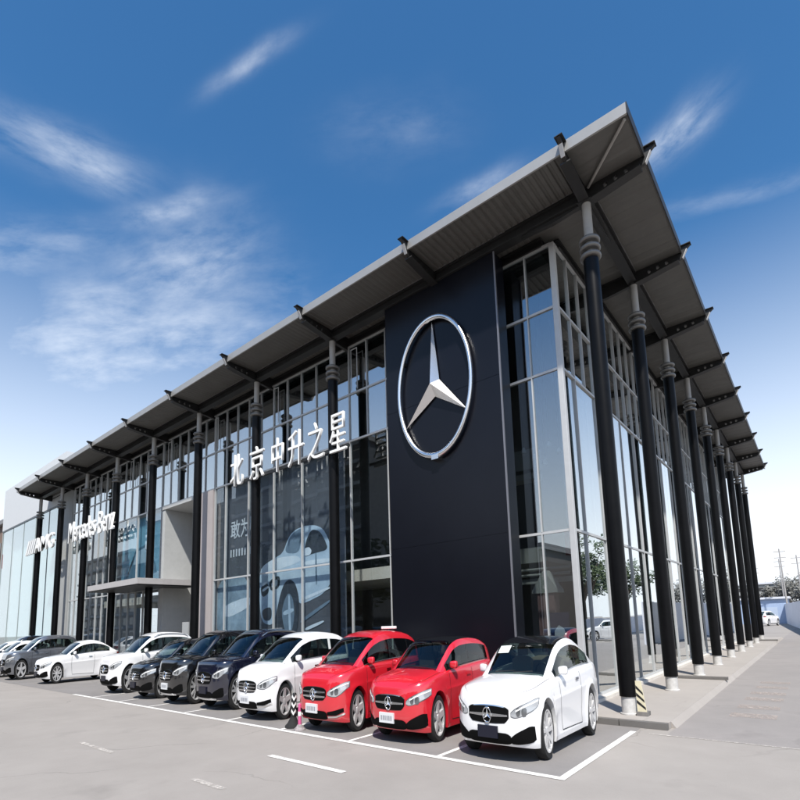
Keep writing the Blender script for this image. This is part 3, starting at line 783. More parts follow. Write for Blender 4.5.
m_tyre = mat('tyre_rubber', (.012, .012, .012), .85)
m_rim = mat('alloy_rim', (.68, .68, .68), .32, .55)
m_mesh = mat('intake_mesh', (.004, .004, .004), .7, spec=.08)
m_rimd = mat('dark_wheel_recess', (.02, .02, .02), .6)
m_plast = mat('black_trim', (.012, .012, .012), .45)
m_gloss = mat('gloss_black', (.008, .008, .009), .12)
m_lens = mat('lamp_lens', (.50, .52, .54), .14, .45, coat=.8)
m_lensd = mat('lamp_reflector', (.20, .21, .22), .15, .7)
m_plate_w = mat('white_plate', (.66, .67, .68), .5)
m_plate_d = mat('dark_plate', (.006, .007, .018), .4)
m_mark = mat('plate_mark', (.20, .21, .24), .6)
def car_glass():
    return mat('car_glass', (.006, .011, .011), .03, spec=.45, var=.5, scale=1.6)
m_cg = car_glass()
m_dash = mat('dash_plastic', (.03, .03, .032), .6)
m_seat = mat('seat_leather', (.05, .045, .042), .55)
m_seatb = mat('beige_leather', (.30, .24, .18), .55)
m_cw = glass_mat('car_window', (.42, .50, .48), .05)
m_seam = mat('panel_gap', (.006, .006, .006), .8)
def paint_car(name, c, metal=0.0, rough=.28):
    m = mat(name, c, rough, metal, coat=1.0)
    m.node_tree.nodes['Principled BSDF'].inputs['Coat IOR'].default_value = 1.75
    return m
WHITE = paint_car('white_car_paint', (.80, .80, .80))
RED = paint_car('red_car_paint', (.56, .014, .026))
BLACK = paint_car('black_car_paint', (.006, .006, .007), 0, .2)
NAVY = paint_car('navy_car_paint', (.006, .007, .020), .1, .2)
GREY = paint_car('grey_car_paint', (.17, .18, .20), .6, .3)

TYPES = {
 # L, W/2, wheelbase, front overhang, wheel radius, clearance, hood/shoulder curve, roof curve, cabin range
 'coupe': dict(L=4.80, W=.925, fo=.86, wb=2.86, wr=.335, gc=.17, sh=[(0,.69),(.05,.745),(.16,.785),(.5,.83),(1.0,.875),(1.55,.915),(2.4,.945),(3.4,.985),(4.2,1.0),(4.65,.985),(4.80,.95)],
     roof=[(1.42,.90),(1.75,1.10),(2.15,1.315),(2.5,1.40),(2.9,1.425),(3.3,1.39),(3.75,1.27),(4.15,1.10),(4.42,.99)], sw=(1.62,3.95), ws=2.22, rw=3.36, bp=2.95, tum=1.0, rf=.92),
 'hatch': dict(L=4.30, W=.89, fo=.88, wb=2.70, wr=.325, gc=.16, sh=[(0,.70),(.05,.765),(.16,.81),(.5,.86),(1.0,.915),(1.4,.95),(2.4,.985),(3.4,1.02),(4.05,1.03),(4.30,.98)],
     roof=[(1.22,.94),(1.6,1.16),(2.0,1.36),(2.35,1.425),(2.8,1.435),(3.3,1.41),(3.75,1.34),(4.0,1.22),(4.24,1.0)], sw=(1.42,3.72), ws=2.06, rw=3.78, bp=2.58, tum=1.0, rf=.85),
 'mpv': dict(L=4.38, W=.895, fo=.87, wb=2.70, wr=.325, gc=.17, sh=[(0,.74),(.05,.82),(.16,.875),(.45,.92),(.9,.97),(1.25,1.0),(2.4,1.02),(3.4,1.05),(4.1,1.06),(4.38,1.0)],
     roof=[(1.02,1.0),(1.4,1.22),(1.8,1.42),(2.2,1.52),(2.7,1.555),(3.3,1.53),(3.85,1.45),(4.1,1.30),(4.32,1.04)], sw=(1.24,3.95), ws=1.90, rw=3.92, bp=2.46, tum=1.0, rf=.80),
 'suv': dict(L=4.68, W=.945, fo=.86, wb=2.87, wr=.375, gc=.21, sh=[(0,.83),(.04,.92),(.13,.97),(.4,1.0),(1.0,1.03),(1.4,1.05),(2.4,1.08),(3.6,1.11),(4.4,1.11),(4.68,1.05)],
     roof=[(1.22,1.05),(1.6,1.29),(1.95,1.49),(2.3,1.60),(2.8,1.635),(3.4,1.62),(4.0,1.57),(4.35,1.42),(4.62,1.09)], sw=(1.44,4.1), ws=2.05, rw=4.12, bp=2.55, tum=.95, rf=.80),
}
def make_wheel(wr, style):
    key = ('wheel', wr, style)
    if key in MATS: return MATS[key]
    def sx(mb):                          # lathe axis z -> car x; bake place proportions
        mb.v = [(p[2] * KX, p[0] * KY, p[1] * KZ) for p in mb.v]; return mb
    wd = .115
    ty = sx(MB().lathe([(wr*.74, -wd), (wr*.93, -wd), (wr*.985, -wd*.75), (wr, -wd*.4), (wr, wd*.4), (wr*.985, wd*.75), (wr*.93, wd), (wr*.74, wd), (wr*.72, wd*.8), (wr*.72, -wd*.8), (wr*.74, -wd)], 36, cap=False)).mesh('tyre', smooth=35); ty.materials.append(m_tyre)
    rm = MB().lathe([(wr*.75, wd*.98), (wr*.755, wd*1.03), (wr*.70, wd*1.0), (wr*.665, wd*.55), (wr*.66, wd*.1)], 36, cap=False)
    ns = 5
    for k in range(ns):
        for o in ((-.16, .16) if style == 'twin' else (0,)):
            a = 2 * math.pi * k / ns + o + .3
            a1 = 2 * math.pi * k / ns + o * 1.55 + .3
            hw = .021 if style == 'twin' else .040
            c, s_ = math.cos(a), math.sin(a); c1, s1 = math.cos(a1), math.sin(a1)
            p0 = (wr*.12*c, wr*.12*s_); p1 = (wr*.685*c1, wr*.685*s1)
            n_ = (-s1, c1)
            vs = []
            for (px, py), z, hh in ((p0, wd*.80, hw*1.3), (p1, wd*.98, hw)):
                vs += [(px + n_[0]*hh, py + n_[1]*hh, z), (px - n_[0]*hh, py - n_[1]*hh, z), (px + n_[0]*hh*1.2, py + n_[1]*hh*1.2, z - .05), (px - n_[0]*hh*1.2, py - n_[1]*hh*1.2, z - .05)]
            rm.add(vs, [(0, 1, 5, 4), (0, 4, 6, 2), (1, 3, 7, 5), (2, 6, 7, 3)])
    rm.lathe([(wr*.18, wd*.62), (wr*.17, wd*.88), (wr*.10, wd*.93), (0, wd*.93)], 18, cap=False)
    rmm = sx(rm).mesh('rim', smooth=35); rmm.materials.append(m_rim)
    ds = sx(MB().lathe([(wr*.70, wd*.1), (wr*.70, wd*.2), (0, wd*.2)], 30, cap=False)).mesh('brake_disc', smooth=35); ds.materials.append(m_rimd)
    MATS[key] = (ty, rmm, ds)
    return MATS[key]

def make_car(name, label, kind, paintm, cx, front_wheel_y, roofm=None, wheel='five', plate='white', grille='bars', rz=0.0, rails=False, parts=True, group='cars parked along the showroom', lower=None, z0=ROAD):
    T = TYPES[kind]; L, W, fo, wb, wr, gc, rf = T['L'], T['W'], T['fo'], T['wb'], T['wr'], T['gc'], T['rf']
    shf, rof = pchip(T['sh']), pchip(T['roof'])
    root = empty(name, (cx, front_wheel_y, z0 + .004), rz)
    tag(root, label, 'car', group)
    def P(x, u, z): return (x * KX, (u - fo) * KY, z * KZ)      # car metres to place units
    pe = 3.0
    def plan(u):                                               # relative half width
        a = min(max(u / rf, 0), 1); b = min(max((L - u) / .9, 0), 1)
        return ((1 - (1 - a)**pe)**(1/pe)) * ((1 - (1 - b)**3.4)**(1/3.4)) * (1 - .035 * max(0, (u - L*.62) / (L*.38))**2)
    mprof = pchip([(0,.955),(.08,.972),(.25,.985),(.48,1.0),(.60,.996),(.685,1.006),(.715,.995),(.82,.985),(.93,.965),(.975,.945),(1,.915)])
    fprof = pchip([(0,.11),(.12,.03),(.35,.0),(.6,.008),(.85,.03),(1,.075)])       # nose set-back by height
    rprof = pchip([(0,.13),(.12,.06),(.4,.0),(.7,.03),(1,.09)])
    ax1, ax2 = fo, fo + wb; Ra = wr + .055; zc = wr
    def zlow(u):
        z = gc + .03 * max(0, 1 - u / .35) + .06 * max(0, (u - L + .5) / .5)
        for c in (ax1, ax2):
            if abs(u - c) < Ra: z = max(z, zc + math.sqrt(Ra*Ra - (u - c)**2))
        return z
    def zbase(u): return gc + .03 * max(0, 1 - u / .35) + .06 * max(0, (u - L + .5) / .5)
    def prof_t(z, u):                                          # height fraction on the unarched side
        a = zbase(u); return min(max((z - a) / (shf(u) - a), 0), 1)
    def surf(u, z, side=1):
        t = prof_t(z, u)
        x = W * plan(u) * mprof(t)
        for c in (ax1, ax2):
            rr_ = math.hypot(u - c, z - zc) - Ra
            if rr_ < .3: x += .022 * math.exp(-(max(rr_, 0) / .085)**2) * min(1, plan(u)**4)
        if t < .66 and ax1 + Ra < u < ax2 - Ra:
            x -= .022 * math.sin(math.pi * min(1, t / .66))**2 * min(1, (u - ax1 - Ra) / .25, (ax2 - Ra - u) / .25)
        uu = u + fprof(t) * max(0, 1 - u / .95)**1.2 - rprof(t) * max(0, 1 - (L - u) / .8)
        return (side * x, uu, z)
    us = sorted(set([0, .004, .012, .025, .045, .07, .10, .14, .19, .25, .32] + list(np.linspace(.4, L - .35, 44)) + [L - d for d in (.25, .17, .11, .06, .03, .012, .003, 0)]
                    + [c + Ra * s * math.cos(a) for c in (ax1, ax2) for s in (1, -1) for a in np.linspace(0.0, math.pi / 2, 10)] + [c + s * (Ra + .003) for c in (ax1, ax2) for s in (1, -1)]))
    us = [us[0]] + [b for a, b in zip(us[:-1], us[1:]) if b - a > .0025]
    ts = [0, .04, .10, .2, .32, .44, .54, .62, .665, .685, .70, .715, .75, .82, .88, .93, .965, .985, 1.0]
    mb = MB()
    for side in (1, -1):
        rows = []
        for u in us:
            lo, hi = zlow(u), shf(u)
            r = []
            p = surf(u, lo, side); r.append(P(p[0] * .80 if abs(p[0]) > .3 else p[0] * .9, p[1], lo + .0))
            for t in ts: 
                r.append(P(*surf(u, lo + (hi - lo) * t, side)))
            rows.append(r)
        mb.grid(rows)
    # deck: hood, cowl and tail
    drows = []
    for u in us:
        hi = shf(u); p = surf(u, hi); r = []
        cr = .055 * min(1, u / .5) * min(1, max(.3, (L - u) / .5))
        for j in range(13):
            s = -1 + 2 * j / 12
            z = hi + cr * (1 - abs(s)**2.2) + .010 * math.exp(-((abs(s) - .62) / .10)**2) * min(1, u / .5) * (1 if u < 1.6 else 0)
            r.append(P(p[0] * s, p[1], z))
        drows.append((u, r))
    ca, cb = T['roof'][0][0] + .16, T['roof'][-1][0] - .30
    mb.grid([r for u, r in drows if u <= ca]); mb.grid([r for u, r in drows if u >= cb])
    body = mb.build('body', paintm, root, smooth=38)
    # under body and wheel wells
    und = MB()
    und.box(*(P(-W*.80, 0, 0)[0], P(W*.80, 0, 0)[0]), P(0, .35, 0)[1], P(0, L - .35, 0)[1], (gc + .02) * KZ, .62 * KZ)
    und.build('underbody', m_plast, root)
    # wheels
    ty, rm, ds = make_wheel(wr, wheel)
    for ua in (ax1, ax2):
        for side in (1, -1):
            wt = inst('wheel', ty, root, P(side * (W - .135), ua, wr), rot=(0, 0, 0 if side > 0 else math.pi))
            inst('rim', rm, wt, (0, 0, 0)); inst('brake_disc', ds, wt, (0, 0, 0))
    # greenhouse ------------------------------------------------------
    u0, u1 = T['roof'][0][0], T['roof'][-1][0]
    XFR = [(1, 0), (.985, .10), (.955, .30), (.915, .52), (.87, .72), (.835, .83), (.785, .915), (.70, .96), (.55, .982), (.36, .994), (.18, .999), (0, 1.0)]
    def gpt(u, j, side):
        fx, fz = XFR[j]
        zb = shf(u) - .012; h = max(rof(u) - zb, 0.0)
        wbse = abs(surf(u, shf(u))[0]) - .012
        lean = min(1, h / .45)
        x = wbse * (fx if j > 3 else fx) if True else 0
        x = wbse * (1 - (1 - fx) * (.35 + .65 * lean)) if j < 6 else wbse * fx * (1 - 0 * lean) * ((.785 if j == 6 else 1) / (.785 if j == 6 else 1))
        bow = .20 * (1 - fx * fx) * max(0, 1 - (u - u0) / 1.1)
        bowr = .10 * (1 - fx * fx) * max(0, 1 - (u1 - u) / .6)
        return (side * x, u - bow + bowr, zb + h * fz)
    sa, sb = T['sw']; ws, rw, bp = T['ws'], T['rw'], T['bp']
    gu = sorted(set(list(np.linspace(u0, ws, 9)) + [ws] + list(np.linspace(ws, rw, 9)) + [bp, bp + .07, sa, sb] + list(np.linspace(rw, u1, 7)) + ([bp + .95, bp + 1.0] if kind != 'coupe' else [])))
    nj = len(XFR)
    rm_ = roofm or paintm
    side_top = 4
    def region(u, j):
        """piece that the quad starting at station u, row j belongs to"""
        if j < side_top:
            if sa - .001 <= u < sb - .001 and j >= 1:
                if bp - .001 <= u < bp + .069: return 'pillar'
                if kind != 'coupe' and bp + .949 <= u < bp + .999: return 'pillar'
                return 'front_side_window' if u < bp else ('rear_side_window' if kind == 'coupe' or u < bp + .94 else 'quarter_window')
            return 'cabin'
        if j < 6: return 'cabin'
        if u < ws - .001: return 'windshield'
        if u >= rw - .001: return 'rear_window' 
        return 'roof'
    pieces = {}
    for side in (1, -1):
        for a, b in zip(gu[:-1], gu[1:]):
            for j in range(nj - 1):
                rg_ = region(a, j)
                key = rg_ if rg_ in ('windshield', 'rear_window', 'roof', 'cabin') else (rg_, side)
                if rg_ == 'pillar': key = (rg_, side, a < bp + .5)
                off = .0
                q = [P(*gpt(a, j, side)), P(*gpt(b, j, side)), P(*gpt(b, j + 1, side)), P(*gpt(a, j + 1, side))]
                pieces.setdefault(key, MB()).add(q, [(0, 1, 2, 3)])
    cg = m_cw if parts else m_cg
    gm = {'windshield': cg, 'rear_window': cg, 'roof': rm_, 'cabin': paintm, 'pillar': m_gloss}
    for key, mbb in pieces.items():
        nm = key if isinstance(key, str) else key[0]
        mbb.build({'cabin': 'cabin_frame'}.get(nm, nm), gm.get(nm, cg), root, smooth=50)
    if not parts: tag(root, label)
    if not parts: return root
    # --- cabin fittings
    belt = shf(u0 + 1.0); top = rof(ws + .3)
    sm = m_seatb if kind == 'coupe' else m_seat
    def rbox(nm, x0, x1, ua, ub, z0_, z1_, m_, lean=0.0, r=.05):
        b_ = MB()
        for zz, k_ in ((z0_, 1), (z1_ - r, 1), (z1_, .55)):
            mx_, my_ = (x0 + x1) / 2, (ua + ub) / 2; l_ = lean * (zz - z0_)
            b_.v += [P(mx_ + sx_ * (x1 - x0) / 2 * k_, my_ + sy_ * (ub - ua) / 2 * k_ + l_, zz) for sx_, sy_ in ((-1, -1), (1, -1), (1, 1), (-1, 1))]
        for q_ in (0, 4): b_.f += [(q_ + i, q_ + (i + 1) % 4, q_ + 4 + (i + 1) % 4, q_ + 4 + i) for i in range(4)]
        b_.f += [(8, 9, 10, 11), (3, 2, 1, 0)]
        return b_.build(nm, m_, root, smooth=50)
    for s in (1, -1):
        st_ = rbox('seat', s * .38 - .24, s * .38 + .24, bp - .36, bp - .22, .5, belt + (top - belt) * .42, sm, .22)
        rbox('headrest', s * .38 - .12, s * .38 + .12, bp - .16, bp - .07, belt + (top - belt) * .44, belt + (top - belt) * .82, sm, .1)
    rbox('rear_bench', -W * .70, W * .70, bp + .62, bp + .76, .5, belt + (top - belt) * .35, sm, .25)
    rbox('dashboard', -W * .76, W * .76, u0 + .12, u0 + .62, .55, belt + .015, m_dash, 0, .06)
    swr = [[P(.38 + (.17 + .016 * math.cos(b_)) * math.cos(a_), u0 + .72 - .45 * (.17) * math.sin(a_) + .016 * math.sin(b_), belt - .02 + (.17 + .016 * math.cos(b_)) * math.sin(a_) * .9) for b_ in np.linspace(0, 2 * math.pi, 6)] for a_ in np.linspace(0, 2 * math.pi, 17)]
    MB().grid(swr).build('steering_wheel', m_plast, root, smooth=60)
    rbox('floor_tub', -W * .76, W * .76, u0 + .2, u1 - .4, .5, .66, m_plast)
    # --- patches laid on the nose
    def front_pt(x, z, off):
        s = abs(x); u = .05
        for _ in range(4):
            t = prof_t(z, u)
            r = min(s / (W * mprof(t)), .985)
            u = rf * (1 - (1 - r**pe)**(1/pe))
        p = surf(u, z); e = .004
        q1 = surf(u + e, z)
        n = Vector((-(q1[1] - p[1]), (q1[0] - p[0]), 0))
        n = Vector((abs(q1[1]-p[1]), -abs(q1[0]-p[0]), 0)).normalized() if (abs(q1[1]-p[1]) + abs(q1[0]-p[0])) > 1e-9 else Vector((0, -1, 0))
        sg = 1 if x >= 0 else -1
        return P(sg * (s + n.x * off), p[1] + n.y * off, z)
    def band(nm, pts, m_, parent, off=.007, rows=5, n=10, thick=.012):
        lo, hi = pchip([(p[0], p[1]) for p in pts]), pchip([(p[0], p[2]) for p in pts])
        xs_ = np.linspace(pts[0][0], pts[-1][0], n)
        R_ = []
        for i in range(rows + 1):
            f = i / rows
            R_.append([front_pt(x, lo(x) + (hi(x) - lo(x)) * f, off) for x in xs_])
        g = MB().grid(R_)
        back = [[front_pt(x, lo(x) + (hi(x) - lo(x)) * f, off - thick) for x in xs_] for f in (0, 1)]
        g.grid([R_[0], back[0]]); g.grid([R_[-1], back[1]])
        g.grid([[r[0] for r in R_], [front_pt(xs_[0], lo(xs_[0]) + (hi(xs_[0]) - lo(xs_[0])) * i / rows, off - thick) for i in range(rows + 1)]])
        g.grid([[r[-1] for r in R_], [front_pt(xs_[-1], lo(xs_[-1]) + (hi(xs_[-1]) - lo(xs_[-1])) * i / rows, off - thick) for i in range(rows + 1)]])
        return g.build(nm, m_, parent, smooth=40)
    hz = T['sh'][0][1]                                       # nose height
    gw = .44 if kind != 'suv' else .42
    gz0, gz1 = (hz - .235, hz - .045) if kind != 'suv' else (hz - .29, hz - .06)
    G = band('grille', [(-gw, gz0 + .07, gz1 - .03), (-gw * .8, gz0 + .01, gz1), (0, gz0, gz1 + .012), (gw * .8, gz0 + .01, gz1), (gw, gz0 + .07, gz1 - .03)], m_mesh, root, .010, 6, 21)
    gm_ = (gz0 + gz1) / 2
    nb = {'bars': (0.0,), 'twin': (-.035, .035), 'triple': (-.055, 0.0, .055)}[grille]
    for dz in nb:
        band('grille_bar', [(-gw * .94, gm_ + dz - .008, gm_ + dz + .012), (0, gm_ + dz - .018, gm_ + dz + .020), (gw * .94, gm_ + dz - .008, gm_ + dz + .012)], m_brushed, G, .022, 2, 15)
    band('chrome_rim', [(-gw, gz1 - .034, gz1 - .022), (-gw * .8, gz1 - .004, gz1 + .008), (0, gz1 + .008, gz1 + .022), (gw * .8, gz1 - .004, gz1 + .008), (gw, gz1 - .034, gz1 - .022)], m_chrome, G, .018, 1, 17)
    # star badge
    R_ = .088
    yb = front_pt(0, gm_, .035)[1]
    rows = [[( (R_ + .010 * math.cos(b)) * math.cos(a) * KX, yb + .012 * math.sin(b), gm_ * KZ + (R_ + .010 * math.cos(b)) * math.sin(a) * KZ) for b in np.linspace(0, 2*math.pi, 7)] for a in np.linspace(0, 2*math.pi, 29)]
    sg = MB().grid(rows).build('star_badge', m_chrome, G, smooth=60)
    st = star_mesh(R_ * KX, R_ * KZ, .02, .22, 0)
    st.v = [(p[0], p[1] + yb, p[2] + gm_ * KZ) for p in st.v]; st.build('badge_star', m_chrome, sg)
    # lamps
    for s in (1, -1):
        lx0, lx1 = (.475, .885) if kind != 'suv' else (.475, .90)
        up_ = .03 if kind in ('mpv', 'suv') else 0.0
        pts = [(lx0, hz - .150, hz - .100), (lx0 + .07, hz - .165, hz - .06), (lx0 + .20, hz - .145 - up_, hz - .012), (lx0 + .31, hz - .105 - up_, hz + .024), (lx1 * .965, hz - .07, hz + .052), (lx1, hz - .03, hz + .056)]
        flip = lambda q: [(-a_, b_, c_) for a_, b_, c_ in q][::-1] if s < 0 else q
        hl = band('headlight', flip(pts), m_lensd, root, .005, 5, 18)
        ins = [(x_ + (.006 if i_ < 3 else -.005), lo_ + .009, hi_ - .007) for i_, (x_, lo_, hi_) in enumerate(pts)]
        band('lamp_lens', flip(ins), m_lens, hl, .008, 5, 18)
        dr = [(x_ + .02, hi_ - .034, hi_ - .016) for x_, lo_, hi_ in pts[1:5]]
        band('running_light', flip(dr), m_white, hl, .012, 1, 12)
        c = lx0 + .17
        for cc, w_ in ((c - .035, .035), (c + .06, .04)):
            pp = [(cc - w_, hz - .115, hz - .075), (cc - w_ * .5, hz - .145, hz - .05), (cc + w_ * .5, hz - .142, hz - .045), (cc + w_, hz - .11, hz - .065)]
            band('lamp_reflector', flip(pp), m_lensd, hl, .011, 3, 9)
        # bumper side intake
        iz0, iz1 = gc + .07, gc + .235
        pts = [(.46 * s, iz0 - .01, iz1 - .10), (.56 * s, iz0 - .015, iz1 - .05), (.70 * s, iz0 - .005, iz1), (.80 * s, iz0 + .01, iz1 + .03), (.84 * s, iz0 + .04, iz1 + .025)]
        if kind == 'mpv': pts = [(.47 * s, iz0 + .05, iz0 + .10), (.66 * s, iz0 + .05, iz0 + .125), (.82 * s, iz0 + .10, iz0 + .16)]
        if s < 0: pts = pts[::-1]
        it = band('side_intake', pts, m_mesh, root, .008, 4, 12)
        if kind == 'mpv':
            pts = [(.48 * s, iz0 + .012, iz0 + .035), (.66 * s, iz0 + .015, iz0 + .04), (.83 * s, iz0 + .06, iz0 + .085)]
            if s < 0: pts = pts[::-1]
            band('chrome_strip', pts, m_chrome, it, .012, 1, 10)
    band('lower_intake', [(-.46, gc + .07, gc + .15), (-.38, gc + .05, gc + .18), (0, gc + .045, gc + .185), (.38, gc + .05, gc + .18), (.46, gc + .07, gc + .15)], m_mesh, root, .016, 4, 21, .03)
    if lower: band('skid_plate', [(-.60, gc + .015, gc + .05), (0, gc + .005, gc + .06), (.60, gc + .015, gc + .05)], lower, root, .012, 2, 15)
    # plate
    pz = (gc + gz0) / 2 + .045
    yb = front_pt(.2, pz, .030)[1] - .01
    pm_ = m_plate_w if plate == 'white' else m_plate_d
    px0 = -.05 if kind in ('hatch', 'mpv') else 0
    lp = MB().box((px0 - .215) * KX, (px0 + .215) * KX, yb, yb + .045, (pz - .07) * KZ, (pz + .07) * KZ).build('license_plate', pm_, root)
    if plate == 'white':
        for i in range(6):
            x = px0 - .16 + .058 * i
            MB().box(x * KX, (x + .03) * KX, yb - .003, yb - .0005, (pz - .035) * KZ, (pz + .03) * KZ).build('plate_mark', m_mark, lp)
    # --- side trim
    def side_strip(nm, pts, wd_, m_, side, off=.003, parent=body):
        """thin strip on the flank through (u, z) points"""
        A_, B_ = [], []
        for (ua, za), (ub, zb_) in zip(pts[:-1], pts[1:]):
            nn = max(2, int(math.hypot(ub - ua, zb_ - za) / .035))
            for i in range(nn + 1):
                f = i / nn; u = ua + (ub - ua) * f; z = za + (zb_ - za) * f
                dx, dz = ub - ua, zb_ - za; l = math.hypot(dx, dz); nx, nz = -dz / l * wd_, dx / l * wd_
                for lst, s_ in ((A_, 1), (B_, -1)):
                    p = surf(u + nx * s_, z + nz * s_, side); lst.append(P(p[0] + off * side, p[1], p[2]))
        return MB().grid([A_, B_]).build(nm, m_, parent)
    for side in (1, -1):
        uf = T['sw'][0] + .04
        zs = lambda u: shf(u) - .03
        side_strip('door_gap', [(uf, zs(uf)), (uf - .02, .62), (uf + .05, gc + .10), (bp + .02, gc + .085), (bp + .05, .6), (bp + .035, zs(bp))], .0055, m_seam, side, .005)
        if kind != 'coupe':
            e = ax2 - .36
            side_strip('door_gap', [(bp + .05, gc + .085), (e, gc + .10), (ax2 - .33, .66), (bp + .98, zs(bp + .95))], .0055, m_seam, side, .005)
        # sill skirt
        side_strip('sill_skirt', [(ax1 + Ra + .05, gc + .035), (ax2 - Ra - .05, gc + .035)], .028, m_plast if kind == 'suv' or lower else paintm, side, .012, root)
        for hu in ([bp - .20] if kind == 'coupe' else [bp - .18, bp + .74]):
            z = shf(hu) - .115
            side_strip('door_handle', [(hu - .10, z), (hu + .10, z + .004)], .016, m_chrome if kind != 'hatch' else paintm, side, .022, root)
        # belt trim
        b0 = [P(*[v + (0, .0, 0)[i] for i, v in enumerate(gpt(u, 1, side))]) for u in np.linspace(sa, sb, 16)]
        tr = MB()
        for p, q in zip(b0[:-1], b0[1:]): tr.tube((p[0] + .004 * side, p[1], p[2]), (q[0] + .004 * side, q[1], q[2]), .010, n=6)
        tr.build('belt_trim', m_brushed if kind in ('suv', 'mpv', 'coupe') else m_plast, root, smooth=50)
        # mirror
        mu = sa + .16; pz_ = shf(mu) + .075
        sh_ = MB()
        rows = []
        xb_ = abs(surf(mu, shf(mu))[0])
        for f, rr in ((0, .0), (.01, .55), (.06, .85), (.2, .98), (.5, 1.0), (.8, .94), (.93, .8), (.985, .5), (1, 0)):
            xx = xb_ + .015 + .18 * f
            ring = []
            for a in np.linspace(0, 2 * math.pi, 17):
                ca, sa_ = math.cos(a), math.sin(a)
                ring.append(P(side * xx, mu + .03 * f + .07 * rr * math.copysign(abs(ca)**.6, ca), pz_ + (.050 + .012 * f) * rr * math.copysign(abs(sa_)**.6, sa_)))
            rows.append(ring)
        mr = sh_.grid(rows).build('wing_mirror', paintm, root, smooth=60)
        MB().add([P(side * (abs(surf(mu, shf(mu))[0]) - .03), mu - .04, pz_ - .08), P(side * (abs(surf(mu, shf(mu))[0]) + .10), mu - .02, pz_ - .03), P(side * (abs(surf(mu, shf(mu))[0]) + .10), mu + .04, pz_ - .03), P(side * (abs(surf(mu, shf(mu))[0]) - .03), mu + .05, pz_ - .08)], [(0, 1, 2, 3)]).build('mirror_arm', m_plast, mr)
        if rails:
            pts = [P(*gpt(u, 5, side)) for u in np.linspace(ws + .1, rw - .05, 10)]
            rr = MB()
            for i, (p, q) in enumerate(zip(pts[:-1], pts[1:])):
                h0 = .05 if i > 0 else 0.0; h1 = .05 if i < 8 else 0.0
                rr.tube((p[0], p[1], p[2] + h0), (q[0], q[1], q[2] + h1), .020, n=6)
            rr.build('roof_rail', m_brushed, root, smooth=50)
        # tail lamp
        R_ = []
        for f in np.linspace(0, 1, 4):
            R_.append([(lambda p: P(p[0] + .006 * side, p[1] + .006, p[2]))(surf(L - .05 - .30 * g_, shf(L - .2) - .16 + .12 * f, side)) for g_ in np.linspace(0, 1, 6)])
        MB().grid(R_).build('tail_lamp', mat('tail_lamp_red', (.25, .01, .01), .2), root, smooth=50)
    for side in (1, -1):
        A_, B_ = [], []
        for u in np.linspace(.10, u0 + .02, 18):
            pq = surf(u, shf(u)); cr = .055 * min(1, u / .5)
            f_ = .93 - .10 * max(0, 1 - u / .5)
            for lst, sft in ((A_, .006), (B_, -.006)):
                s_ = f_ + sft; lst.append(P(side * pq[0] * s_, pq[1], shf(u) + cr * (1 - s_**2.2) + .003 + .010 * math.exp(-((s_ - .62) / .10)**2)))
        MB().grid([A_, B_]).build('hood_gap', m_seam, body)
    # wiper and dash edge
    wp = MB()
    for s0, s1 in ((-.55, .05), (.02, .60)):
        p = gpt(u0 + .10, 8, 1)
        wp.tube(P(s0 * W * .8, u0 - .10, shf(u0) + .075), P(s1 * W * .8, u0 - .06, shf(u0) + .095), .008, n=5)
    wp.build('wiper', m_plast, root)
    return root, P, gpt, T
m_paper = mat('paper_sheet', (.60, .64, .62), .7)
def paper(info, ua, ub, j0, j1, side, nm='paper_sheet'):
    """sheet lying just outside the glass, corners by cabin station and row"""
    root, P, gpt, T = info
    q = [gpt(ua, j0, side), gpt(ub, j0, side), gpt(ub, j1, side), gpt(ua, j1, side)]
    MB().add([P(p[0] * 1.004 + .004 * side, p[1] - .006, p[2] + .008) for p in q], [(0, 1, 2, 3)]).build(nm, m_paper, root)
c1 = make_car('parked_car', 'white coupe with black roof and dark plate in the bay beside the striped corner column', 'coupe', WHITE, -.97, -4.02, roofm=m_gloss, plate='dark', wheel='twin')
make_car('parked_car', 'red hatchback with black roof parked in front of the navy star panel', 'hatch', RED, -3.30, -3.92, roofm=m_gloss, wheel='five')
c3 = make_car('parked_car', 'tall red compact people carrier with a small board on its roof', 'mpv', RED, -5.45, -4.05, grille='twin', wheel='five')
c4 = make_car('parked_car', 'white high-roofed hatchback parked beside the zigzag barrier post', 'mpv', WHITE, -8.18, -3.98, grille='triple', wheel='five')
make_car('parked_car', 'dark navy off-road car with silver skid plate and twin-bar grille', 'suv', NAVY, -10.80, -3.72, grille='twin', wheel='twin', lower=m_brushed, plate='dark', rails=True)
make_car('parked_car', 'black off-road car with a white number plate and chrome lower lip', 'suv', BLACK, -13.12, -3.75, grille='triple', wheel='twin', lower=m_chrome)
make_car('parked_car', 'low black saloon with pale headlamps beside the white off-road car', 'hatch', BLACK, -15.55, -3.68, grille='triple', wheel='five', plate='dark')
make_car('parked_car', 'white off-road car with roof rails parked next to black cars', 'suv', WHITE, -18.52, -3.58, grille='twin', wheel='five', rails=True, lower=m_plast, plate='dark')
make_car('parked_car', 'white two-door coupe standing apart below the entrance canopy', 'coupe', WHITE, -26.2, -3.75, wheel='twin', plate='dark')
make_car('parked_car', 'grey off-road car with dark window frames near the annex', 'suv', GREY, -31.0, -4.0, roofm=GREY, wheel='five', lower=m_plast, plate='dark')
make_car('parked_car', 'white hatchback in front of the annex glass beside the grey car', 'hatch', WHITE, -34.2, -4.1, wheel='five', plate='dark')
make_car('parked_car', 'white saloon between two cars in front of the annex glass', 'coupe', WHITE, -37.0, -4.2, wheel='five', plate='dark')
make_car('parked_car', 'dark off-road car parked farthest along the annex wall', 'suv', BLACK, -39.5, -2.7, wheel='five', plate='dark')
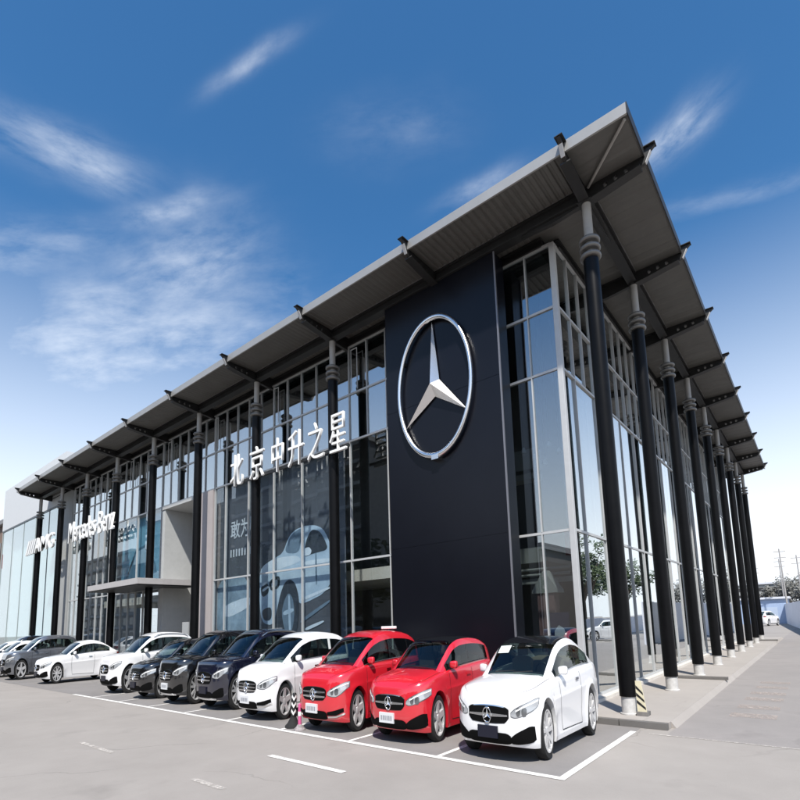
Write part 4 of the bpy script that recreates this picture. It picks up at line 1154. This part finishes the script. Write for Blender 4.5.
paper(c1, 1.93, 2.12, 7, 9, -1)
paper(c4, 3.0, 3.12, 2, 4, 1, 'price_tag')
# ------------------------------------------------------------------ small things round the cars
t = empty('roof_board', (-5.30, -2.25, ROAD + 1.555 * KZ - .01)); tag(t, 'small white board standing on the roof of the tall red car', 'board')
bevel(MB().box(-.24, .24, -.04, .04, .03, .10).build('panel', m_white, t), .012)
for x in (-.16, .16): MB().box(x - .03, x + .03, -.05, .05, -.03, .03).build('clip', m_plast, t)

# zigzag barrier post
b = empty('barrier_post', (-6.42, -4.50, ROAD + .004)); tag(b, 'leaning barrier post with black and white zigzag bands between white and red cars', 'barrier')
MB().lathe([(.24, 0), (.235, .05), (.17, .12), (.12, .22), (.085, .30)], 24).build('foot', m_tyre, b, smooth=40)
ps = MB().lathe([(.075, .28), (.070, .95), (.045, 1.0), (.0, 1.01)], 20).build('post', m_plast, b, smooth=40)
for k in range(3):
    rows = [[], []]
    for i in range(33):
        a = 2 * math.pi * i / 32; zz = .36 + .21 * k + .10 * abs(((i % 8) / 4) - 1)
        for r, dz in ((rows[0], 0), (rows[1], .085)): r.append((.0785 * math.cos(a), .0785 * math.sin(a), zz + dz))
    MB().grid(rows).build('zigzag_band', m_white, ps, smooth=40)
b.rotation_euler = (0, rad(4), 0); b.scale = (.8, .8, .8)
b = empty('pink_post', (-6.02, -4.62, ROAD + .004)); tag(b, 'low pink and white post at the bumper of the tall red car', 'barrier')
m_pink = mat('faded_pink', (.55, .10, .24), .5)
MB().lathe([(.17, 0), (.165, .04), (.10, .10), (.06, .16)], 20).build('foot', mat('pale_rubber', (.42, .38, .38), .8, c2=(.10, .09, .09), scale=14), b, smooth=40)
MB().lathe([(.05, .15), (.045, .72), (.0, .75)], 16).build('post', m_pink, b, smooth=40)
MB().lathe([(.052, .40), (.052, .52)], 16).build('band', m_white, b, smooth=40); b.scale = (.8, .8, .8)

# striped guard board against the corner column
g = empty('column_guard', (.30, -.03, .002)); tag(g, 'yellow and black striped guard board on a block at the corner column', 'guard')
MB().box(-.15, .17, -.16, .16, 0, .11).build('foot_block', mat('guard_block', (.16, .15, .14), .8, var=.3), g)
gy = mat('guard_cream', (.66, .60, .42), .6, var=.1)
pr = [(-.13, .11), (.13, .11), (.03, .95), (-.13, .95)]
gb = MB().prism(pr, 'y', -.10, -.06).build('board', gy, g)
for k in range(4):
    z = .16 + .20 * k
    def xr(zz): return .13 - .10 * (zz - .11) / .84
    z2 = z + .18
    poly = [(-.125, z2), (-.125, z2 + .09), (xr(z + .07) - .004, z + .07), (xr(z) - .004, z)]
    if z2 + .09 < .95: MB().prism(poly, 'y', -.104, -.1005).build('stripe', m_plast, gb)
g.scale = (.75, .8, .8)

# rubber floor signs on the walkway
ws_ = empty('wall_notice', (-19.95, -.25, 0)); tag(ws_, 'small pale notice board on a post before the pinkish pier', 'sign')
MB().box(-.28, .28, -.03, .03, .9, 2.6).build('panel', m_wall, ws_); MB().tube((0, 0, 0), (0, 0, .9), .04, n=8).build('post', m_beam, ws_)

# ------------------------------------------------------------------ trees and far things
def leaf_mat(name, c, c2):
    m = mat(name, c, .6, c2=c2, scale=1.0)
    return m
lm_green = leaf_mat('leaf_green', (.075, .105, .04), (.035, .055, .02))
lm_hazed = leaf_mat('leaf_hazed', (.21, .21, .19), (.12, .12, .11))  # distance haze painted into the leaf colour
m_bark = mat('bark', (.10, .08, .06), .9, var=.3, scale=5)
def tree(label, loc, h, r, n, leaf, lm, seed, group):
    rnd = random.Random(seed)
    root = empty('tree', loc); tag(root, label, 'tree', group)
    tr = MB(); th = h * .38
    tr.tube((0, 0, -.05), (0, 0, th), h * .022, h * .015, 8, False)
    tips = []
    for k in range(9):
        a = k * 2.4 + rnd.random(); z0 = th * rnd.uniform(.72, 1.0); l = r * rnd.uniform(.5, .85)
        e = Vector((math.cos(a) * l, math.sin(a) * l, z0 + h * rnd.uniform(.15, .42)))
        mid = Vector((0, 0, z0)).lerp(e, .5) + Vector((0, 0, h * .04))
        tr.tube((0, 0, z0), mid, h * .010, h * .007, 6, False).tube(mid, e, h * .007, h * .003, 6, False); tips.append(e)
    tr.tube((0, 0, th), (r * .05, 0, h * .8), h * .015, h * .004, 6, False); tips.append(Vector((0, 0, h * .82)))
    tr.build('trunk', m_bark, root, smooth=60)
    cl = []
    for e in tips:
        for _ in range(3): cl.append((e + Vector((rnd.gauss(0, r * .22), rnd.gauss(0, r * .22), rnd.gauss(0, h * .06))), r * rnd.uniform(.22, .42)))
    cr = MB(); V = []; F = []
    for i in range(n):
        c, s = cl[rnd.randrange(len(cl))]
        d = Vector((rnd.gauss(0, 1), rnd.gauss(0, 1), rnd.gauss(0, .8))); d = d.normalized() * s * (rnd.random() ** .4)
        p = c + d
        a = Vector((rnd.gauss(0, 1), rnd.gauss(0, 1), rnd.gauss(0, .6))).normalized(); b_ = a.orthogonal().normalized()
        sz = leaf * rnd.uniform(.6, 1.3); o = len(V)
        V += [p - a * sz, p + b_ * sz * .5, p + a * sz, p - b_ * sz * .5]; F.append((o, o + 1, o + 2, o + 3))
    cr.v, cr.f = [tuple(v) for v in V], F
    cr.build('crown', lm, root, fix=False)
    return root
# trees past the blue wall, far right of the lane
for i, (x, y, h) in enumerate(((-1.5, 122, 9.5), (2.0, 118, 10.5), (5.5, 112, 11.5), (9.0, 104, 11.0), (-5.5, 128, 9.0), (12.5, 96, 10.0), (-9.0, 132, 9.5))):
    tree('haze-paled tree standing behind the blue boundary wall', (x, y, ROAD), h, h * .40, 3200, .26, lm_hazed, 40 + i, 'trees behind the boundary wall')
# boundary wall and shed
wl_ = empty('boundary_wall', (0, 0, ROAD)); tag(wl_, 'pale blue boundary wall running beside the lane', 'wall')
p0, p1 = Vector((4.6, 30.0)), Vector((-2.6, 116.0)); nseg = 24
m_bw = mat('pale_blue_wall', (.60, .62, .68), .7, var=.05, scale=.6)
for i in range(nseg):
    a = p0.lerp(p1, i / nseg); b_ = p0.lerp(p1, (i + 1) / nseg); d = (b_ - a).normalized(); n_ = Vector((d.y, -d.x)) * .12
    a = a + d * .02; b_ = b_ - d * .02
    hh = 3.35
    q = [(a.x, a.y), (b_.x, b_.y), (b_.x + n_.x, b_.y + n_.y), (a.x + n_.x, a.y + n_.y)]
    MB().prism(q, 'z', 0, hh).build('wall_panel', m_bw, wl_)
sh = empty('blue_shed', (-3.4, 96, ROAD)); tag(sh, 'pale blue flat shed at the far end of the lane', 'shed')
MB().box(-4.2, 3.0, 0, 6, 0, 4.3).build('wall', mat('shed_blue', (.33, .42, .58), .7, var=.06), sh)
MB().box(-4.5, 3.3, -.4, 6.3, 4.3, 4.65).build('roof', mat('shed_roof', (.62, .64, .68), .6), sh)
MB().box(-1.0, 1.4, -.03, -.005, .0, 2.9).build('door', mat('shed_door', (.42, .50, .62), .6), sh)
# far block behind the shed
fb = empty('far_block', (-8, 125, ROAD)); tag(fb, 'low grey block with dark window band behind the blue shed', 'building')
MB().box(-4, 7, 0, 8, 0, 8.2).build('wall', mat('far_grey', (.30, .31, .30), .8, var=.1), fb)
for z in (5.1, 6.7): MB().box(-3.8, 6.8, -.03, -.004, z, z + .8).build('window_band', m_intd, fb)
MB().box(-4.3, 7.3, -.3, 8.3, 8.2, 8.6).build('roof', mat('shed_roof', (.62, .64, .68), .6), fb)
# utility poles
m_polew = mat('pole_concrete', (.32, .31, .30), .8, var=.1)
for i, (x, y, h, ln) in enumerate(((-.35, 92, 12.6, -.02), (-1.35, 108, 12.2, -.01), (1.6, 100, 12.0, -.012), (-6.6, 120, 12.0, .0))):
    u_ = empty('utility_pole', (x, y, ROAD), 0.3); tag(u_, 'thin concrete utility pole with crossarms rising above the far trees', 'pole', 'utility poles past the lane')
    u_.rotation_euler = (0, ln, .3)
    MB().tube((0, 0, -.1), (0, 0, h), .16, .09, 10).build('shaft', m_polew, u_, smooth=50)
    for dz in (.5, 1.5):
        ca = MB().box(-.85, .85, -.06, .06, h - dz - .06, h - dz + .06).build('crossarm', m_polew, u_)
        for xx in (-.75, 0.75): MB().tube((xx, 0, h - dz + .06), (xx, 0, h - dz + .32), .06, .035, 8).build('insulator', m_white, ca)
make_car('parked_car', 'white off-road car standing far down the lane by the blue shed', 'suv', WHITE, -2.2, 84, rz=math.pi - .5, wheel='five', group='cars beyond the showroom', plate='dark')
# brick house at the far left, red sign
hb = empty('brick_house', (-66.0, 3.0, ROAD)); tag(hb, 'brown brick house beyond the annex', 'building')
MB().box(-7, 4.5, 0, 12, 0, 15.0).build('wall', mat('brown_brick', (.20, .14, .11), .85, var=.2, scale=6), hb)
for z in (3, 7, 11):
    for x in (-5, -2, 1.2): MB().box(x, x + 1.5, -.05, -.004, z, z + 2).build('window', m_cg, hb)
MB().box(-7.3, 4.8, -.4, 12.4, 15.0, 15.5).build('roof', m_roof, hb)
rs = empty('red_sign', (-60.5, 0.6, ROAD)); tag(rs, 'small red sign on a post at the end of the annex', 'sign')
MB().tube((0, 0, 0), (0, 0, 9.5), .10, .08, 10).build('post', m_polew, rs, smooth=50)
MB().box(-.9, .9, -.12, -.06, 9.0, 10.4).build('board', mat('sign_red', (.50, .02, .02), .5), rs)

# ------------------------------------------------------------------ across the street: blocks and trees mirrored in the glass
def block(label, x0, x1, y, h, storeys, wallc, depth=12):
    r = empty('apartment_block', ((x0 + x1) / 2, y, ROAD)); tag(r, label, 'building', 'apartment blocks across the street')
    w2 = (x1 - x0) / 2
    MB().box(-w2, w2, -depth, 0, 0, h).build('wall', wallc, r)
    MB().box(-w2 - .3, w2 + .3, -depth - .3, .3, h, h + .6).build('roof', m_roof, r)
    sh_ = h / storeys; nw = max(2, int(w2 * 2 / 3.4)); pw = 2 * w2 / nw
    wm = MB().box(0, pw * .62, 0, .06, 0, sh_ * .55).mesh('window'); wm.materials.append(m_cg)
    bm_ = MB().box(0, 2 * w2 - .4, 0, 1.0, 0, sh_ * .16).mesh('balcony'); bm_.materials.append(mat('balcony_grey', (.24, .25, .26), .7))
    for s in range(storeys):
        for k in range(nw): inst('window', wm, r, (-w2 + pw * (k + .19), .004, s * sh_ + sh_ * .28))
        if s: inst('balcony', bm_, r, (-w2 + .2, .07, s * sh_ + .02))
gr1 = mat('block_grey', (.14, .15, .16), .8, var=.1); gr2 = mat('block_slate', (.07, .08, .095), .8, var=.1); gr3 = mat('block_brown', (.13, .11, .10), .8, var=.1)
block('slate apartment block with white balconies across the street', -52, -38, -30, 25, 9, gr2)
block('grey apartment block across the street from the showroom', -74, -56, -34, 27, 9, gr1)
block('brown apartment block across the street', -35, -17, -32, 9, 3, gr3)
block('low slate office block opposite the showroom corner', -13, 24, -36, 8.5, 3, gr2)
block('wide grey office block far along the street', -118, -80, -38, 26, 9, gr1)
block('long brown office block far along the street', -152, -121, -37, 21, 7, gr3)
for i in range(9):
    tree('green street tree across the road from the showroom', (-62 + 9.2 * i, -24 + (i % 2), ROAD), 12 + 2 * (i % 3) if i < 5 else 6.5, 4.2 if i < 5 else 2.4, 2200, .32, lm_green, 80 + i, 'street trees opposite')
# to the right of the lane, mirrored in the side glass
for i, (x, y, h) in enumerate(((17, 52, 14), (22, 62, 13), (19, 75, 12), (16, 40, 9))):
    tree('green tree growing right of the lane', (x, y, ROAD), h, h * .3, 2600, .28, lm_green, 120 + i, 'trees right of the lane')
make_car('parked_car', 'white car parked right of the lane facing the trees', 'hatch', WHITE, 11.4, 38.0, rz=rad(70), wheel='five', group='cars beyond the showroom')
w2 = empty('low_wall', (14.5, 20, ROAD)); tag(w2, 'low grey wall right of the lane', 'wall')
for i in range(12): MB().box(-.12, .12, 4.0 * i, 4.0 * i + 3.96, 0, 2.1).build('wall_panel', m_bw, w2)
